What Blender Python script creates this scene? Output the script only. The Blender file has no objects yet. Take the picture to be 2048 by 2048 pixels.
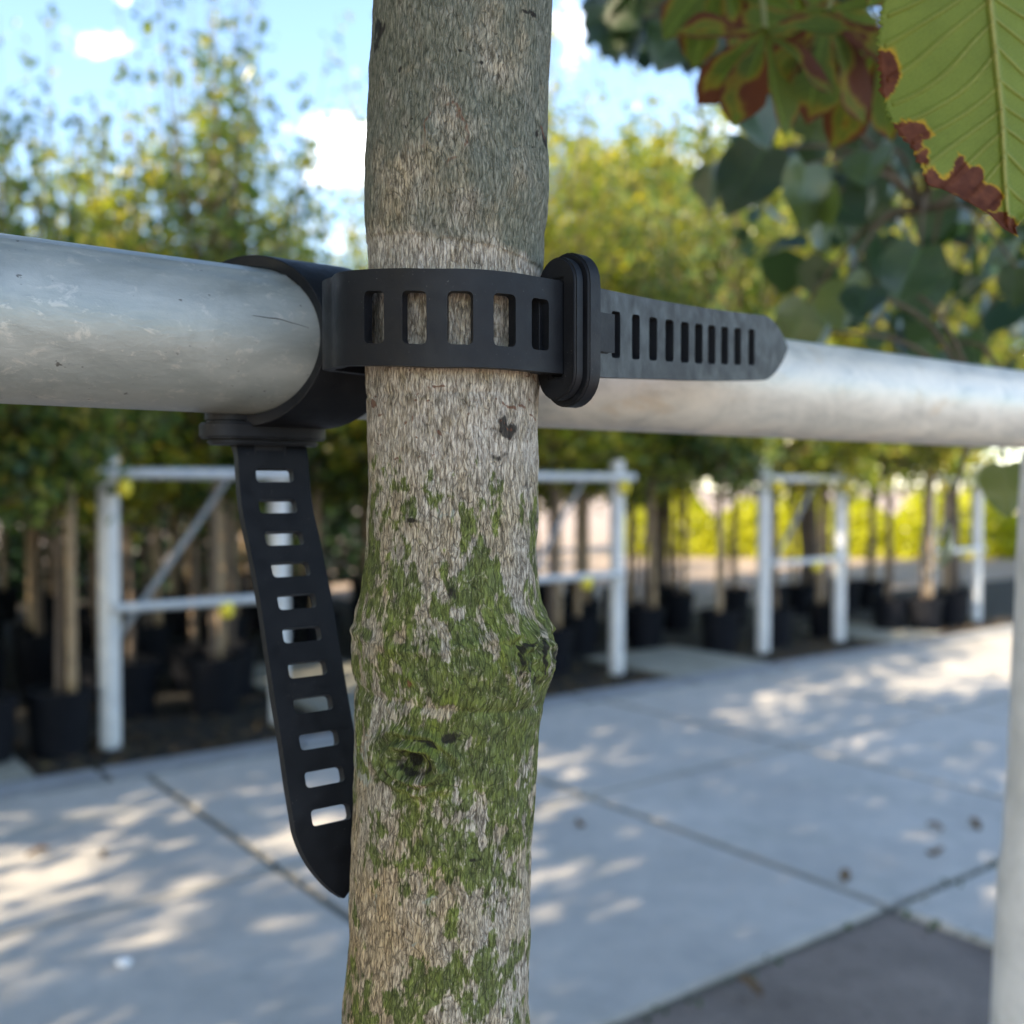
import bpy, bmesh, math, random
import numpy as np
from mathutils import Vector, Matrix
R = math.radians
S = bpy.context.scene
COL = S.collection
rng = np.random.default_rng(7)
random.seed(7)

# ------------------------------------------------------------------ camera
H = 1.4                      # eye height
F = 2060.0                   # focal length in photo pixels (photo is 2048 px wide)
PITCH = R(1.37)
cam = bpy.data.cameras.new("camera")
cam.sensor_width = 36.0
cam.lens = 36.0 * F / 2048.0
cam.clip_start = 0.02
cam.clip_end = 2000
cam.dof.use_dof = True
cam.dof.focus_distance = 0.352
cam.dof.aperture_fstop = 8.3
cam_o = bpy.data.objects.new("camera", cam)
cam_o.location = (0, 0, H)
cam_o.rotation_euler = (math.pi / 2 - PITCH, 0, 0)
COL.objects.link(cam_o)
S.camera = cam_o

def at(px, py, d):
    """world point seen at photo pixel (px,py) at depth d along the optical axis"""
    x = (px - 1024) / F * d
    y = (1024 - py) / F * d
    c, s = math.cos(PITCH), math.sin(PITCH)
    return Vector((x, d * c + y * s, H - d * s + y * c))

# ------------------------------------------------------------------ light
SUN_AZ, SUN_EL = R(226), R(31)        # azimuth clockwise from +Y
w = bpy.data.worlds.new("World"); S.world = w
w.use_nodes = True
nt = w.node_tree
for n in list(nt.nodes): nt.nodes.remove(n)
out = nt.nodes.new("ShaderNodeOutputWorld")
bg = nt.nodes.new("ShaderNodeBackground")
sky = nt.nodes.new("ShaderNodeTexSky")
sky.sky_type = 'NISHITA'
sky.sun_disc = False
sky.sun_elevation = SUN_EL
sky.sun_rotation = SUN_AZ
sky.air_density = 1.0; sky.dust_density = 0.4; sky.ozone_density = 1.6
tc = nt.nodes.new("ShaderNodeTexCoord")
mp = nt.nodes.new("ShaderNodeMapping"); mp.inputs['Scale'].default_value = (1, 1, 2.2)
mp.inputs['Location'].default_value = (5.3, 2.4, 0.7)
nz = nt.nodes.new("ShaderNodeTexNoise"); nz.inputs['Scale'].default_value = 9.0
nz.inputs['Detail'].default_value = 7; nz.inputs['Roughness'].default_value = 0.55
rp = nt.nodes.new("ShaderNodeValToRGB")
rp.color_ramp.elements[0].position = 0.30; rp.color_ramp.elements[1].position = 1.0
def wmath(op, a_, b_):
    n_ = nt.nodes.new("ShaderNodeMath"); n_.operation = op
    for q_, v_ in enumerate((a_, b_)):
        if isinstance(v_, (int, float)): n_.inputs[q_].default_value = v_
        else: nt.links.new(v_, n_.inputs[q_])
    return n_.outputs[0]
wn_ = nt.nodes.new("ShaderNodeTexNoise"); wn_.inputs['Scale'].default_value = 11.0; wn_.inputs['Detail'].default_value = 6; wn_.inputs['Roughness'].default_value = 0.6
nt.links.new(tc.outputs['Generated'], wn_.inputs['Vector'])
ws_ = nt.nodes.new("ShaderNodeVectorMath"); ws_.operation = 'MULTIPLY_ADD'
ws_.inputs[1].default_value = (0.20, 0.20, 0.20); nt.links.new(wn_.outputs['Color'], ws_.inputs[0])
wo_ = nt.nodes.new("ShaderNodeVectorMath"); wo_.operation = 'SUBTRACT'; wo_.inputs[1].default_value = (0.10, 0.10, 0.10)
nt.links.new(tc.outputs['Generated'], wo_.inputs[0]); nt.links.new(wo_.outputs[0], ws_.inputs[2])
cloud = None
for az_, el_, sz_, st_ in ((-8.8, 16.8, 3.1, 0.95), (-27, 27, 3.0, 0.8), (-22, 22.3, 1.7, 0.75), (3.4, 22.5, 2.6, 0.5), (14, 14, 7, 0.8), (-48, 18, 9, 0.8), (60, 25, 12, 0.8), (160, 30, 14, 0.7)):
    a2, e2 = R(az_), R(el_)
    vd = nt.nodes.new("ShaderNodeVectorMath"); vd.operation = 'DISTANCE'
    vd.inputs[1].default_value = (math.sin(a2) * math.cos(e2), math.cos(a2) * math.cos(e2), math.sin(e2))
    nt.links.new(ws_.outputs[0], vd.inputs[0])
    g_ = wmath('MULTIPLY', wmath('MAXIMUM', wmath('SUBTRACT', 1.0, wmath('DIVIDE', vd.outputs['Value'], R(sz_) * 1.3)), 0.0), st_)
    cloud = g_ if cloud is None else wmath('MAXIMUM', cloud, g_)
cloudf = wmath('ADD', wmath('MULTIPLY', cloud, 1.25), wmath('MULTIPLY', wmath('SUBTRACT', nz.outputs['Fac'], 0.5), wmath('MULTIPLY', wmath('MINIMUM', wmath('MULTIPLY', cloud, 6.0), 1.0), 1.6)))
mx = nt.nodes.new("ShaderNodeMixRGB"); mx.inputs['Color2'].default_value = (15, 15.2, 15.8, 1)
L = nt.links.new
L(tc.outputs['Generated'], mp.inputs['Vector']); L(mp.outputs['Vector'], nz.inputs['Vector'])
L(cloudf, rp.inputs['Fac']); L(rp.outputs['Color'], mx.inputs['Fac'])
L(sky.outputs['Color'], mx.inputs['Color1']); L(mx.outputs['Color'], bg.inputs['Color'])
bg.inputs['Strength'].default_value = 0.13
L(bg.outputs['Background'], out.inputs['Surface'])

sun = bpy.data.lights.new("sun", 'SUN'); sun.energy = 4.4; sun.angle = R(0.53); sun.color = (1.0, 0.82, 0.58)
sun_o = bpy.data.objects.new("sun", sun); COL.objects.link(sun_o)
sd = Vector((math.sin(SUN_AZ) * math.cos(SUN_EL), math.cos(SUN_AZ) * math.cos(SUN_EL), math.sin(SUN_EL)))
sun_o.rotation_euler = sd.to_track_quat('Z', 'Y').to_euler()
sun_o.location = (0, 0, 20)
S.view_settings.view_transform = 'Standard'; S.view_settings.look = 'None'
S.view_settings.gamma = 1; S.view_settings.exposure = 1.85
S.cycles.max_bounces = 8; S.cycles.transparent_max_bounces = 8

# ------------------------------------------------------------------ helpers
def tag(o, label=None, cat=None, group=None, kind=None):
    if label: o['label'] = label
    if cat: o['category'] = cat
    if group: o['group'] = group
    if kind: o['kind'] = kind
    return o

def empty(name, loc, label, cat, group=None):
    o = bpy.data.objects.new(name, None); COL.objects.link(o)
    o.location = loc; o.empty_display_size = 0.05
    return tag(o, label, cat, group)

def link(name, me, parent=None, world=True):
    o = bpy.data.objects.new(name, me); COL.objects.link(o)
    if parent is not None:
        o.parent = parent
        if world: o.location = -Vector(parent.location)     # mesh given in world coordinates
    return o

def np_mesh(name, V, Fq, mats, smooth=True, matidx=None):
    V = np.asarray(V, dtype=np.float32); Fq = np.asarray(Fq, dtype=np.int32)
    me = bpy.data.meshes.new(name)
    k = Fq.shape[1]
    me.vertices.add(len(V)); me.vertices.foreach_set("co", V.ravel())
    me.loops.add(Fq.size); me.loops.foreach_set("vertex_index", Fq.ravel())
    me.polygons.add(len(Fq))
    me.polygons.foreach_set("loop_start", np.arange(0, Fq.size, k, dtype=np.int32))
    me.polygons.foreach_set("loop_total", np.full(len(Fq), k, dtype=np.int32))
    if smooth: me.polygons.foreach_set("use_smooth", np.ones(len(Fq), dtype=bool))
    for m in mats: me.materials.append(m)
    if matidx is not None: me.polygons.foreach_set("material_index", np.asarray(matidx, dtype=np.int32))
    me.update(calc_edges=True); me.validate()
    return me

def bm_mesh(name, bm, mats, smooth=False, sharp=None):
    bmesh.ops.recalc_face_normals(bm, faces=bm.faces)
    me = bpy.data.meshes.new(name); bm.to_mesh(me); bm.free()
    for m in (mats if isinstance(mats, (list, tuple)) else [mats]): me.materials.append(m)
    if smooth:
        me.polygons.foreach_set("use_smooth", [True] * len(me.polygons))
        if sharp: me.set_sharp_from_angle(angle=R(sharp))
    return me

def tube(bm, pts, rad, seg=12, caps=True, mat=0):
    pts = [Vector(p) for p in pts]
    if not hasattr(rad, '__len__'): rad = [rad] * len(pts)
    prev = None; rings = []
    up = Vector((0, 0, 1))
    for i, p in enumerate(pts):
        t = (pts[min(i + 1, len(pts) - 1)] - pts[max(i - 1, 0)]).normalized()
        if prev is None:
            a = up.cross(t)
            if a.length < 0.05: a = Vector((1, 0, 0)).cross(t)
        else:
            a = prev - t * prev.dot(t)
        a.normalize(); prev = a
        b = t.cross(a)
        rings.append([bm.verts.new(p + (a * math.cos(q) + b * math.sin(q)) * rad[i])
                      for q in (2 * math.pi * k / seg for k in range(seg))])
    for r0, r1 in zip(rings, rings[1:]):
        for k in range(seg):
            f = bm.faces.new((r0[k], r0[(k + 1) % seg], r1[(k + 1) % seg], r1[k])); f.material_index = mat
    if caps:
        f = bm.faces.new(rings[0][::-1]); f.material_index = mat
        f = bm.faces.new(rings[-1]); f.material_index = mat

def lathe(bm, prof, seg=24, c=(0, 0, 0), cap0=True, cap1=True):
    rings = [[bm.verts.new((c[0] + r * math.cos(2 * math.pi * k / seg), c[1] + r * math.sin(2 * math.pi * k / seg), c[2] + z))
              for k in range(seg)] for r, z in prof]
    for r0, r1 in zip(rings, rings[1:]):
        for k in range(seg):
            bm.faces.new((r0[k], r0[(k + 1) % seg], r1[(k + 1) % seg], r1[k]))
    if cap0: bm.faces.new(rings[0][::-1])
    if cap1: bm.faces.new(rings[-1])

def catmull(pts, n=12):
    P = [Vector(p) for p in pts]
    P = [P[0] * 2 - P[1]] + P + [P[-1] * 2 - P[-2]]
    o = []
    for i in range(1, len(P) - 2):
        for k in range(n):
            t = k / n
            o.append(0.5 * ((2 * P[i]) + (P[i + 1] - P[i - 1]) * t + (2 * P[i - 1] - 5 * P[i] + 4 * P[i + 1] - P[i + 2]) * t * t
                            + (3 * P[i] - P[i - 1] - 3 * P[i + 1] + P[i + 2]) * t ** 3))
    o.append(P[-2]); return o

_perm = rng.random((256, 256))
def vnoise(x, y):
    x = np.asarray(x, float); y = np.asarray(y, float)
    xi = np.floor(x).astype(int); yi = np.floor(y).astype(int)
    fx = x - xi; fy = y - yi
    fx = fx * fx * (3 - 2 * fx); fy = fy * fy * (3 - 2 * fy)
    g = lambda a, b: _perm[a % 256, b % 256]
    return (g(xi, yi) * (1 - fx) + g(xi + 1, yi) * fx) * (1 - fy) + (g(xi, yi + 1) * (1 - fx) + g(xi + 1, yi + 1) * fx) * fy
def fbm(x, y, o=4):
    s = 0; a = 0.5; t = 0
    for i in range(o):
        s = s + a * vnoise(x * 2 ** i + 17.3 * i, y * 2 ** i + 5.1 * i); t += a; a *= 0.55
    return s / t
def sstep(a, b, x):
    t = np.clip((x - a) / (b - a), 0, 1); return t * t * (3 - 2 * t)

# ------------------------------------------------------------------ materials
class M:
    def __init__(s, name):
        s.m = bpy.data.materials.new(name); s.m.use_nodes = True
        s.t = s.m.node_tree; s.t.nodes.clear()
        s.out = s.t.nodes.new("ShaderNodeOutputMaterial")
    def n(s, ty, **kw):
        nd = s.t.nodes.new("ShaderNode" + ty)
        for k, v in kw.items():
            if k.startswith('_'): setattr(nd, k[1:], v)
        for k, v in kw.items():
            if k.startswith('_'): continue
            sock = nd.inputs[int(k[1:])] if k[0] == 'i' and k[1:].isdigit() else nd.inputs[k.replace('_', ' ')]
            s.put(sock, v)
        return nd
    def put(s, sock, v):
        if isinstance(v, bpy.types.NodeSocket): s.t.links.new(v, sock)
        elif isinstance(v, bpy.types.Node): s.t.links.new(v.outputs[0], sock)
        else:
            if sock.type == 'RGBA' and len(v) == 3: v = (*v, 1)
            sock.default_value = v
    def math(s, op, a, b=0.5, c=None, clamp=False):
        nd = s.n("Math", _operation=op, _use_clamp=clamp); s.put(nd.inputs[0], a); s.put(nd.inputs[1], b)
        if c is not None: s.put(nd.inputs[2], c)
        return nd.outputs[0]
    def ramp(s, f, stops):
        nd = s.n("ValToRGB"); s.put(nd.inputs[0], f); e = nd.color_ramp.elements
        while len(e) < len(stops): e.new(0.5)
        for q, (p, c) in zip(e, stops):
            q.position = p; q.color = (c, c, c, 1) if not hasattr(c, '__len__') else (*c, 1)
        return nd.outputs[0]
    def mix(s, f, a, b, bt='MIX'):
        nd = s.n("MixRGB", _blend_type=bt); s.put(nd.inputs[0], f); s.put(nd.inputs[1], a); s.put(nd.inputs[2], b)
        return nd.outputs[0]
    def noise(s, vec, scale, detail=4, rough=0.55, dist=0.0, stretch=None):
        if stretch is not None: vec = s.n("Mapping", Vector=vec, Scale=stretch).outputs[0]
        return s.n("TexNoise", Vector=vec, Scale=scale, Detail=detail, Roughness=rough, Distortion=dist).outputs[0]
    def obj(s): return s.n("TexCoord").outputs['Object']
    def attr(s, name): return s.n("Attribute", _attribute_name=name)
    def bump(s, h, dist, strength=1.0):
        return s.n("Bump", Height=h, Distance=dist, Strength=strength).outputs[0]
    def bsdf(s, **kw):
        b = s.n("BsdfPrincipled", **kw); s.t.links.new(b.outputs[0], s.out.inputs[0]); return b

def simple(name, c1, c2, scale, rough=0.6, bump=0.0, metal=0.0, stretch=None, spec=0.5, detail=5):
    m = M(name); n = m.noise(m.obj(), scale, detail, 0.6, 0.2, stretch)
    col = m.mix(m.ramp(n, [(0.3, 0), (0.7, 1)]), c1, c2)
    kw = dict(Base_Color=col, Roughness=rough, Metallic=metal, Specular_IOR_Level=spec)
    if bump: kw['Normal'] = m.bump(n, bump)
    m.bsdf(**kw); return m.m

def leafmat(name, cols, tr=0.45, rough=0.4, tcol=None, spec=0.5):
    m = M(name)
    g = m.n("NewGeometry")
    col = m.ramp(g.outputs['Random Per Island'], cols)
    p = m.n("BsdfPrincipled", Base_Color=col, Roughness=rough, Specular_IOR_Level=spec)
    t = m.n("BsdfTranslucent", Color=m.mix(1.0, col, tcol or (2.0, 1.75, 0.5), 'MULTIPLY'))
    mix = m.n("MixShader"); m.put(mix.inputs[0], tr)
    m.t.links.new(p.outputs[0], mix.inputs[1]); m.t.links.new(t.outputs[0], mix.inputs[2])
    m.t.links.new(mix.outputs[0], m.out.inputs[0]); return m.m

def make_bark():
    m = M("mossy_bark")
    uv = m.n("UVMap", _uv_map="UVMap").outputs[0]
    A = lambda n: m.attr(n).outputs['Fac']
    warp = m.n("TexNoise", Vector=uv, Scale=260.0, Detail=3.0)
    wv = m.n("VectorMath", _operation='SCALE', i0=m.n("VectorMath", _operation='SUBTRACT', i0=warp.outputs['Color'], i1=(0.5, 0.5, 0.5)).outputs[0])
    wv.inputs['Scale'].default_value = 0.0013
    uvw = m.n("VectorMath", _operation='ADD', i0=uv, i1=wv.outputs[0]).outputs[0]
    fine = m.noise(uvw, 1.0, 6, 0.66, 0.2, (1300, 250, 1))
    fib = m.noise(uvw, 1.0, 3, 0.6, 0.4, (520, 100, 1))
    med = m.noise(uvw, 1.0, 4, 0.6, 0.2, (230, 120, 1))
    big = m.noise(uv, 1.0, 4, 0.6, 0.4, (70, 42, 1))
    vor = m.n("TexVoronoi", _feature='DISTANCE_TO_EDGE', Vector=m.n("Mapping", Vector=uvw, Scale=(470, 130, 1)).outputs[0], Scale=1.0)
    crack = m.ramp(vor.outputs['Distance'], [(0.0, 0), (0.09, 1)])
    crack2 = m.ramp(m.math('ABSOLUTE', m.math('SUBTRACT', fib, 0.5)), [(0.0, 0), (0.035, 1)])
    height = m.math('ADD', m.math('MULTIPLY', crack2, 0.45), m.math('ADD', m.math('MULTIPLY', crack, 0.3), m.math('MULTIPLY', fine, 0.75)))
    # bark colours: beige ridges, grey-brown body, dark fissures
    base = m.mix(m.ramp(fine, [(0.38, 0), (0.60, 1)]), (0.19, 0.168, 0.132), (0.575, 0.535, 0.445))
    base = m.mix(m.math('MULTIPLY', m.ramp(fib, [(0.60, 0), (0.68, 1)]), m.ramp(fine, [(0.45, 0), (0.6, 1)])), base, (0.74, 0.69, 0.57))
    base = m.mix(m.ramp(big, [(0.40, 0), (0.62, 0.75)]), base, m.mix(1.0, base, (0.98, 0.87, 0.66), 'MULTIPLY'))
    base = m.mix(m.ramp(med, [(0.33, 0.55), (0.5, 0)]), base, m.mix(1.0, base, (0.40, 0.38, 0.33), 'MULTIPLY'))
    base = m.mix(m.math('MULTIPLY', A('tan'), 0.5), base, m.mix(1.0, base, (1.15, 0.92, 0.62), 'MULTIPLY'))
    cr = m.math('MULTIPLY', crack, crack2)
    base = m.mix(m.ramp(cr, [(0, 0.66), (0.6, 0)]), base, (0.040, 0.032, 0.023))
    # grey-green algae film (upper trunk) and pale worn band
    alg = m.math('ADD', A('algae'), m.math('MULTIPLY', m.math('SUBTRACT', med, 0.5), 0.9), clamp=True)
    base = m.mix(m.math('MULTIPLY', alg, 0.85), base, m.mix(m.ramp(fine, [(0.35, 0), (0.65, 1)]), (0.050, 0.064, 0.045), (0.205, 0.22, 0.175)))
    base = m.mix(m.math('MULTIPLY', A('pale'), m.ramp(med, [(0.35, 0.1), (0.6, 0.75)])), base, m.mix(m.ramp(fine, [(0.38, 0), (0.6, 1)]), (0.23, 0.195, 0.16), (0.69, 0.64, 0.555)))
    # lichen
    lic = m.math('ADD', A('lichen'), m.math('MULTIPLY', m.math('SUBTRACT', med, 0.5), 1.6))
    base = m.mix(m.ramp(lic, [(0.5, 0), (0.62, 0.8)]), base, m.mix(fine, (0.16, 0.19, 0.16), (0.43, 0.46, 0.40)))
    # moss
    mo = m.math('ADD', A('moss'), m.math('ADD', m.math('MULTIPLY', m.math('SUBTRACT', med, 0.5), 1.5), m.math('MULTIPLY', m.math('SUBTRACT', fine, 0.5), -1.3)))
    mmask = m.ramp(mo, [(0.40, 0), (0.66, 0.88)])
    mcol = m.mix(m.ramp(med, [(0.3, 0), (0.72, 1)]), (0.036, 0.056, 0.010), (0.150, 0.205, 0.026))
    mcol = m.mix(m.ramp(big, [(0.45, 0), (0.65, 0.8)]), mcol, m.mix(1.0, mcol, (1.35, 1.3, 0.8), 'MULTIPLY'))
    mcol = m.mix(1.0, mcol, m.ramp(fine, [(0.30, 0.38), (0.62, 1.25)]), 'MULTIPLY')
    mcol = m.mix(m.ramp(cr, [(0, 0.6), (0.6, 0)]), mcol, (0.012, 0.016, 0.005))
    patch = m.noise(uv, 1.0, 5, 0.7, 0.8, (420, 300, 1))
    mcol = m.mix(m.math('MULTIPLY', m.ramp(patch, [(0.54, 0), (0.66, 0.85)]), m.ramp(fine, [(0.42, 0), (0.56, 1)])), mcol, m.mix(0.35, base, (0.30, 0.30, 0.16)))
    base = m.mix(mmask, base, mcol)
    # dark crust, reddish lenticels
    dk = m.math('ADD', A('dark'), m.math('MULTIPLY', m.math('SUBTRACT', fine, 0.5), 1.2))
    base = m.mix(m.ramp(dk, [(0.42, 0), (0.62, 0.92)]), base, (0.016, 0.014, 0.012))
    rd = m.math('ADD', A('red'), m.math('MULTIPLY', m.math('SUBTRACT', fine, 0.5), 0.9))
    base = m.mix(m.ramp(rd, [(0.42, 0), (0.6, 0.8)]), base, (0.155, 0.066, 0.038))
    hh = m.math('ADD', m.math('MULTIPLY', height, m.math('MULTIPLY_ADD', mmask, -0.25, 1.0)), m.math('MULTIPLY', mmask, m.math('MULTIPLY', patch, 1.1)))
    m.bsdf(Base_Color=base, Roughness=0.85, Specular_IOR_Level=0.25, Normal=m.bump(hh, 0.0011, 0.9))
    return m.m

def make_zinc(name, seed=0.0, pale=0.0):
    m = M(name); o = m.obj()
    o = m.n("Mapping", Vector=o, Location=(seed, seed, 0)).outputs[0]
    a = m.noise(o, 1.0, 6, 0.66, 0.5, (24, 50, 50))
    sc = m.noise(o, 1.0, 4, 0.6, 0.4, (110, 300, 300))
    wear = m.noise(o, 1.0, 7, 0.75, 0.5, (110, 190, 190))
    col = m.mix(m.ramp(a, [(0.3, 0), (0.7, 1)]), (0.29, 0.325, 0.315), (0.47, 0.505, 0.485))
    col = m.mix(m.ramp(sc, [(0.55, 0), (0.78, 0.2)]), col, (0.60, 0.62, 0.60))
    col = m.mix(m.ramp(wear, [(0.56, 0), (0.64, 0.5)]), col, (0.64, 0.63, 0.57))
    spk = m.noise(o, 1.0, 3, 0.5, 0, (260, 420, 420))
    col = m.mix(m.ramp(spk, [(0.70, 0), (0.76, 0.8)]), col, (0.07, 0.065, 0.06))
    col = m.mix(pale, col, (0.60, 0.60, 0.57))
    # white zinc bloom towards the far end of the rail (x grows along the rail)
    sx = m.n("SeparateXYZ", Vector=m.obj()).outputs[0]
    bl = m.math('MULTIPLY', m.ramp(m.math('MULTIPLY', sx, 1.0), [(0.15, 0), (0.3, 1)]), m.ramp(a, [(0.3, 0.35), (0.65, 0.9)]))
    col = m.mix(bl, col, (0.80, 0.77, 0.69))
    rust = m.noise(o, 1.0, 4, 0.6, 0.3, (22, 45, 45))
    col = m.mix(m.math('MULTIPLY', m.ramp(rust, [(0.58, 0), (0.70, 0.5)]), bl), col, (0.52, 0.38, 0.22))
    rg = m.ramp(a, [(0.3, 0.34), (0.7, 0.52)])
    m.bsdf(Base_Color=col, Roughness=rg, Metallic=m.math('MULTIPLY_ADD', bl, -0.3, 0.38), Normal=m.bump(m.math('ADD', m.math('MULTIPLY', sc, 0.4), wear), 0.0003))
    return m.m

def make_rubber():
    m = M("black_rubber"); o = m.obj()
    a = m.noise(o, 130.0, 5, 0.6, 0.2); d = m.noise(o, 1400.0, 2, 0.5); f = m.noise(o, 35.0, 4, 0.6, 0.4)
    col = m.mix(m.ramp(a, [(0.35, 0), (0.75, 1)]), (0.0035, 0.0046, 0.0072), (0.007, 0.0088, 0.0125))
    col = m.mix(m.math('MULTIPLY', m.ramp(d, [(0.70, 0), (0.78, 0.7)]), m.ramp(f, [(0.45, 0), (0.6, 1)])), col, (0.16, 0.16, 0.15))
    col = m.mix(m.ramp(f, [(0.5, 0), (0.8, 0.35)]), col, (0.020, 0.022, 0.027))
    m.bsdf(Base_Color=col, Roughness=m.ramp(a, [(0.3, 0.44), (0.7, 0.62)]), Specular_IOR_Level=0.32, Normal=m.bump(a, 0.00025))
    return m.m

def make_concrete():
    m = M("concrete"); o = m.obj()
    a = m.noise(o, 1.3, 5, 0.6); b = m.noise(o, 9.0, 6, 0.7, 0.3); c = m.noise(o, 120.0, 3, 0.6)
    col = m.mix(m.ramp(a, [(0.3, 0), (0.7, 1)]), (0.375, 0.355, 0.325), (0.49, 0.465, 0.425))
    col = m.mix(m.ramp(b, [(0.35, 0.4), (0.6, 0)]), col, (0.26, 0.265, 0.26))
    col = m.mix(m.ramp(c, [(0.62, 0), (0.8, 0.3)]), col, (0.55, 0.55, 0.53))
    st = m.noise(o, 3.1, 4, 0.65, 0.8)
    col = m.mix(m.ramp(st, [(0.56, 0), (0.7, 0.35)]), col, (0.22, 0.235, 0.20))
    m.bsdf(Base_Color=col, Roughness=0.8, Normal=m.bump(m.math('ADD', b, c), 0.002)); return m.m

def make_soil(name, c1, c2, c3, sc=1.0):
    m = M(name); o = m.obj()
    a = m.noise(o, 2.2 * sc, 6, 0.65); b = m.noise(o, 26.0 * sc, 5, 0.7)
    col = m.mix(m.ramp(a, [(0.35, 0), (0.65, 1)]), c1, c2)
    col = m.mix(m.ramp(b, [(0.58, 0), (0.7, 0.7)]), col, c3)
    m.bsdf(Base_Color=col, Roughness=0.92, Normal=m.bump(b, 0.02)); return m.m

def make_attr_leaf(name, tr=0.35, spec=0.35, rough=0.45):
    m = M(name)
    c = m.attr("leafcol").outputs['Color']
    if spec > .6:
        rn = m.n("ObjectInfo").outputs['Random']
        c = m.mix(m.ramp(rn, [(0.72, 0), (0.95, 0.85)]), m.mix(1.0, c, m.ramp(rn, [(0, 0.8), (0.7, 1.5)]), 'MULTIPLY'), (0.13, 0.17, 0.03))
    n = m.noise(m.obj(), 900.0, 4, 0.6)
    c = m.mix(m.ramp(n, [(0.3, 0.25), (0.6, 0)]), c, m.mix(1.0, c, (0.55, 0.6, 0.5), 'MULTIPLY'))
    p = m.n("BsdfPrincipled", Base_Color=c, Roughness=rough, Specular_IOR_Level=spec, Coat_Weight=0.6 if spec > .6 else 0.0, Coat_Roughness=0.28, Coat_IOR=1.7, Normal=m.bump(n, 0.0004))
    t = m.n("BsdfTranslucent", Color=m.mix(1.0, c, (1.7, 1.6, 0.6), 'MULTIPLY'))
    mix = m.n("MixShader"); m.put(mix.inputs[0], tr)
    m.t.links.new(p.outputs[0], mix.inputs[1]); m.t.links.new(t.outputs[0], mix.inputs[2])
    m.t.links.new(mix.outputs[0], m.out.inputs[0]); return m.m

BARK = make_bark()
ZINC = make_zinc("galvanised_zinc")
RUBBER = make_rubber()
CONC = make_concrete()
JOINT = make_soil("joint_fill", (0.14, 0.15, 0.125), (0.20, 0.205, 0.165), (0.09, 0.105, 0.06), 3)
KERB = simple("kerb_concrete", (0.20, 0.21, 0.22), (0.30, 0.31, 0.32), 7.0, 0.85, 0.002)
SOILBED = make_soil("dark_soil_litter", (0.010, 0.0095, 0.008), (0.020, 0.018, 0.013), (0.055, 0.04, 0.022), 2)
YARD = make_soil("sandy_yard", (0.30, 0.235, 0.19), (0.42, 0.335, 0.27), (0.22, 0.17, 0.13))
STRIP = make_soil("dark_strip", (0.14, 0.112, 0.095), (0.24, 0.195, 0.165), (0.07, 0.055, 0.045), 1)
POSTM = simple("white_post", (0.50, 0.52, 0.54), (0.66, 0.67, 0.67), 9.0, 0.55, 0.001, 0.1)
RAILM = simple("pale_zinc_rail", (0.46, 0.49, 0.52), (0.60, 0.62, 0.63), 12.0, 0.45, 0.0, 0.3)
BRACEM = simple("dull_zinc", (0.20, 0.22, 0.24), (0.30, 0.32, 0.34), 12.0, 0.5)
NEARPOST = simple("weathered_white_paint", (0.52, 0.52, 0.51), (0.72, 0.71, 0.70), 26.0, 0.65, 0.0015)
YEL = simple("yellow_plastic", (0.72, 0.58, 0.03), (0.80, 0.68, 0.05), 20.0, 0.4)
POT = simple("black_pot_plastic", (0.004, 0.005, 0.008), (0.008, 0.009, 0.013), 12.0, 0.7, spec=0.15)
BAMBOO = M("bamboo"); _o = BAMBOO.obj()
_z = BAMBOO.n("SeparateXYZ", Vector=_o).outputs[2]
_ring = BAMBOO.ramp(BAMBOO.math('ABSOLUTE', BAMBOO.math('SUBTRACT', BAMBOO.math('FRACT', BAMBOO.math('MULTIPLY', _z, 5.0)), 0.5)), [(0.0, 1), (0.05, 0)])
_n = BAMBOO.noise(_o, 1.0, 4, 0.6, 0, (60, 60, 9))
_c = BAMBOO.mix(BAMBOO.ramp(_n, [(0.3, 0), (0.7, 1)]), (0.20, 0.135, 0.075), (0.37, 0.27, 0.16))
_c = BAMBOO.mix(BAMBOO.math('MULTIPLY', _ring, 0.7), _c, (0.08, 0.05, 0.03))
BAMBOO.bsdf(Base_Color=_c, Roughness=0.55); BAMBOO = BAMBOO.m
THINBARK = simple("thin_trunk_bark", (0.075, 0.055, 0.04), (0.15, 0.11, 0.08), 30.0, 0.8, 0.002, stretch=(2, 2, 0.4))
TWIG = simple("twig_bark", (0.07, 0.05, 0.03), (0.13, 0.10, 0.06), 40.0, 0.8)
LF_A = leafmat("nursery_leaf", [(0.0, (0.045, 0.098, 0.045)), (0.45, (0.090, 0.155, 0.058)), (0.8, (0.18, 0.23, 0.06)), (1.0, (0.28, 0.26, 0.07))], 0.5, 0.27)
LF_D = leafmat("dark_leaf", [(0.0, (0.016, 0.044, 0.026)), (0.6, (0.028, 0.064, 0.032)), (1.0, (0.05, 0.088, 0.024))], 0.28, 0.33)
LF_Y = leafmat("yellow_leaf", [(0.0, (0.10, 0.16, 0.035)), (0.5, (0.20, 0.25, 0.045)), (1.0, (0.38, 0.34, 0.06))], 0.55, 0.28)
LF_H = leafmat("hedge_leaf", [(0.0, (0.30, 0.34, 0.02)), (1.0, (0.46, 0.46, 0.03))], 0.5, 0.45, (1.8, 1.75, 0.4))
LEAFV = make_attr_leaf("veined_leaf", 0.40, 0.3, 0.5)
LEAFG = make_attr_leaf("glossy_leaf", 0.30, 0.8, 0.30)

# ------------------------------------------------------------------ layout axes
BX = Vector((0.8, 0.6, 0)); AX = Vector((-0.6, 0.8, 0)); O = Vector((-2.152, 5.488, 0))
def sn(s, n, z=0.0): return O + BX * s + AX * n + Vector((0, 0, z))

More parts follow.
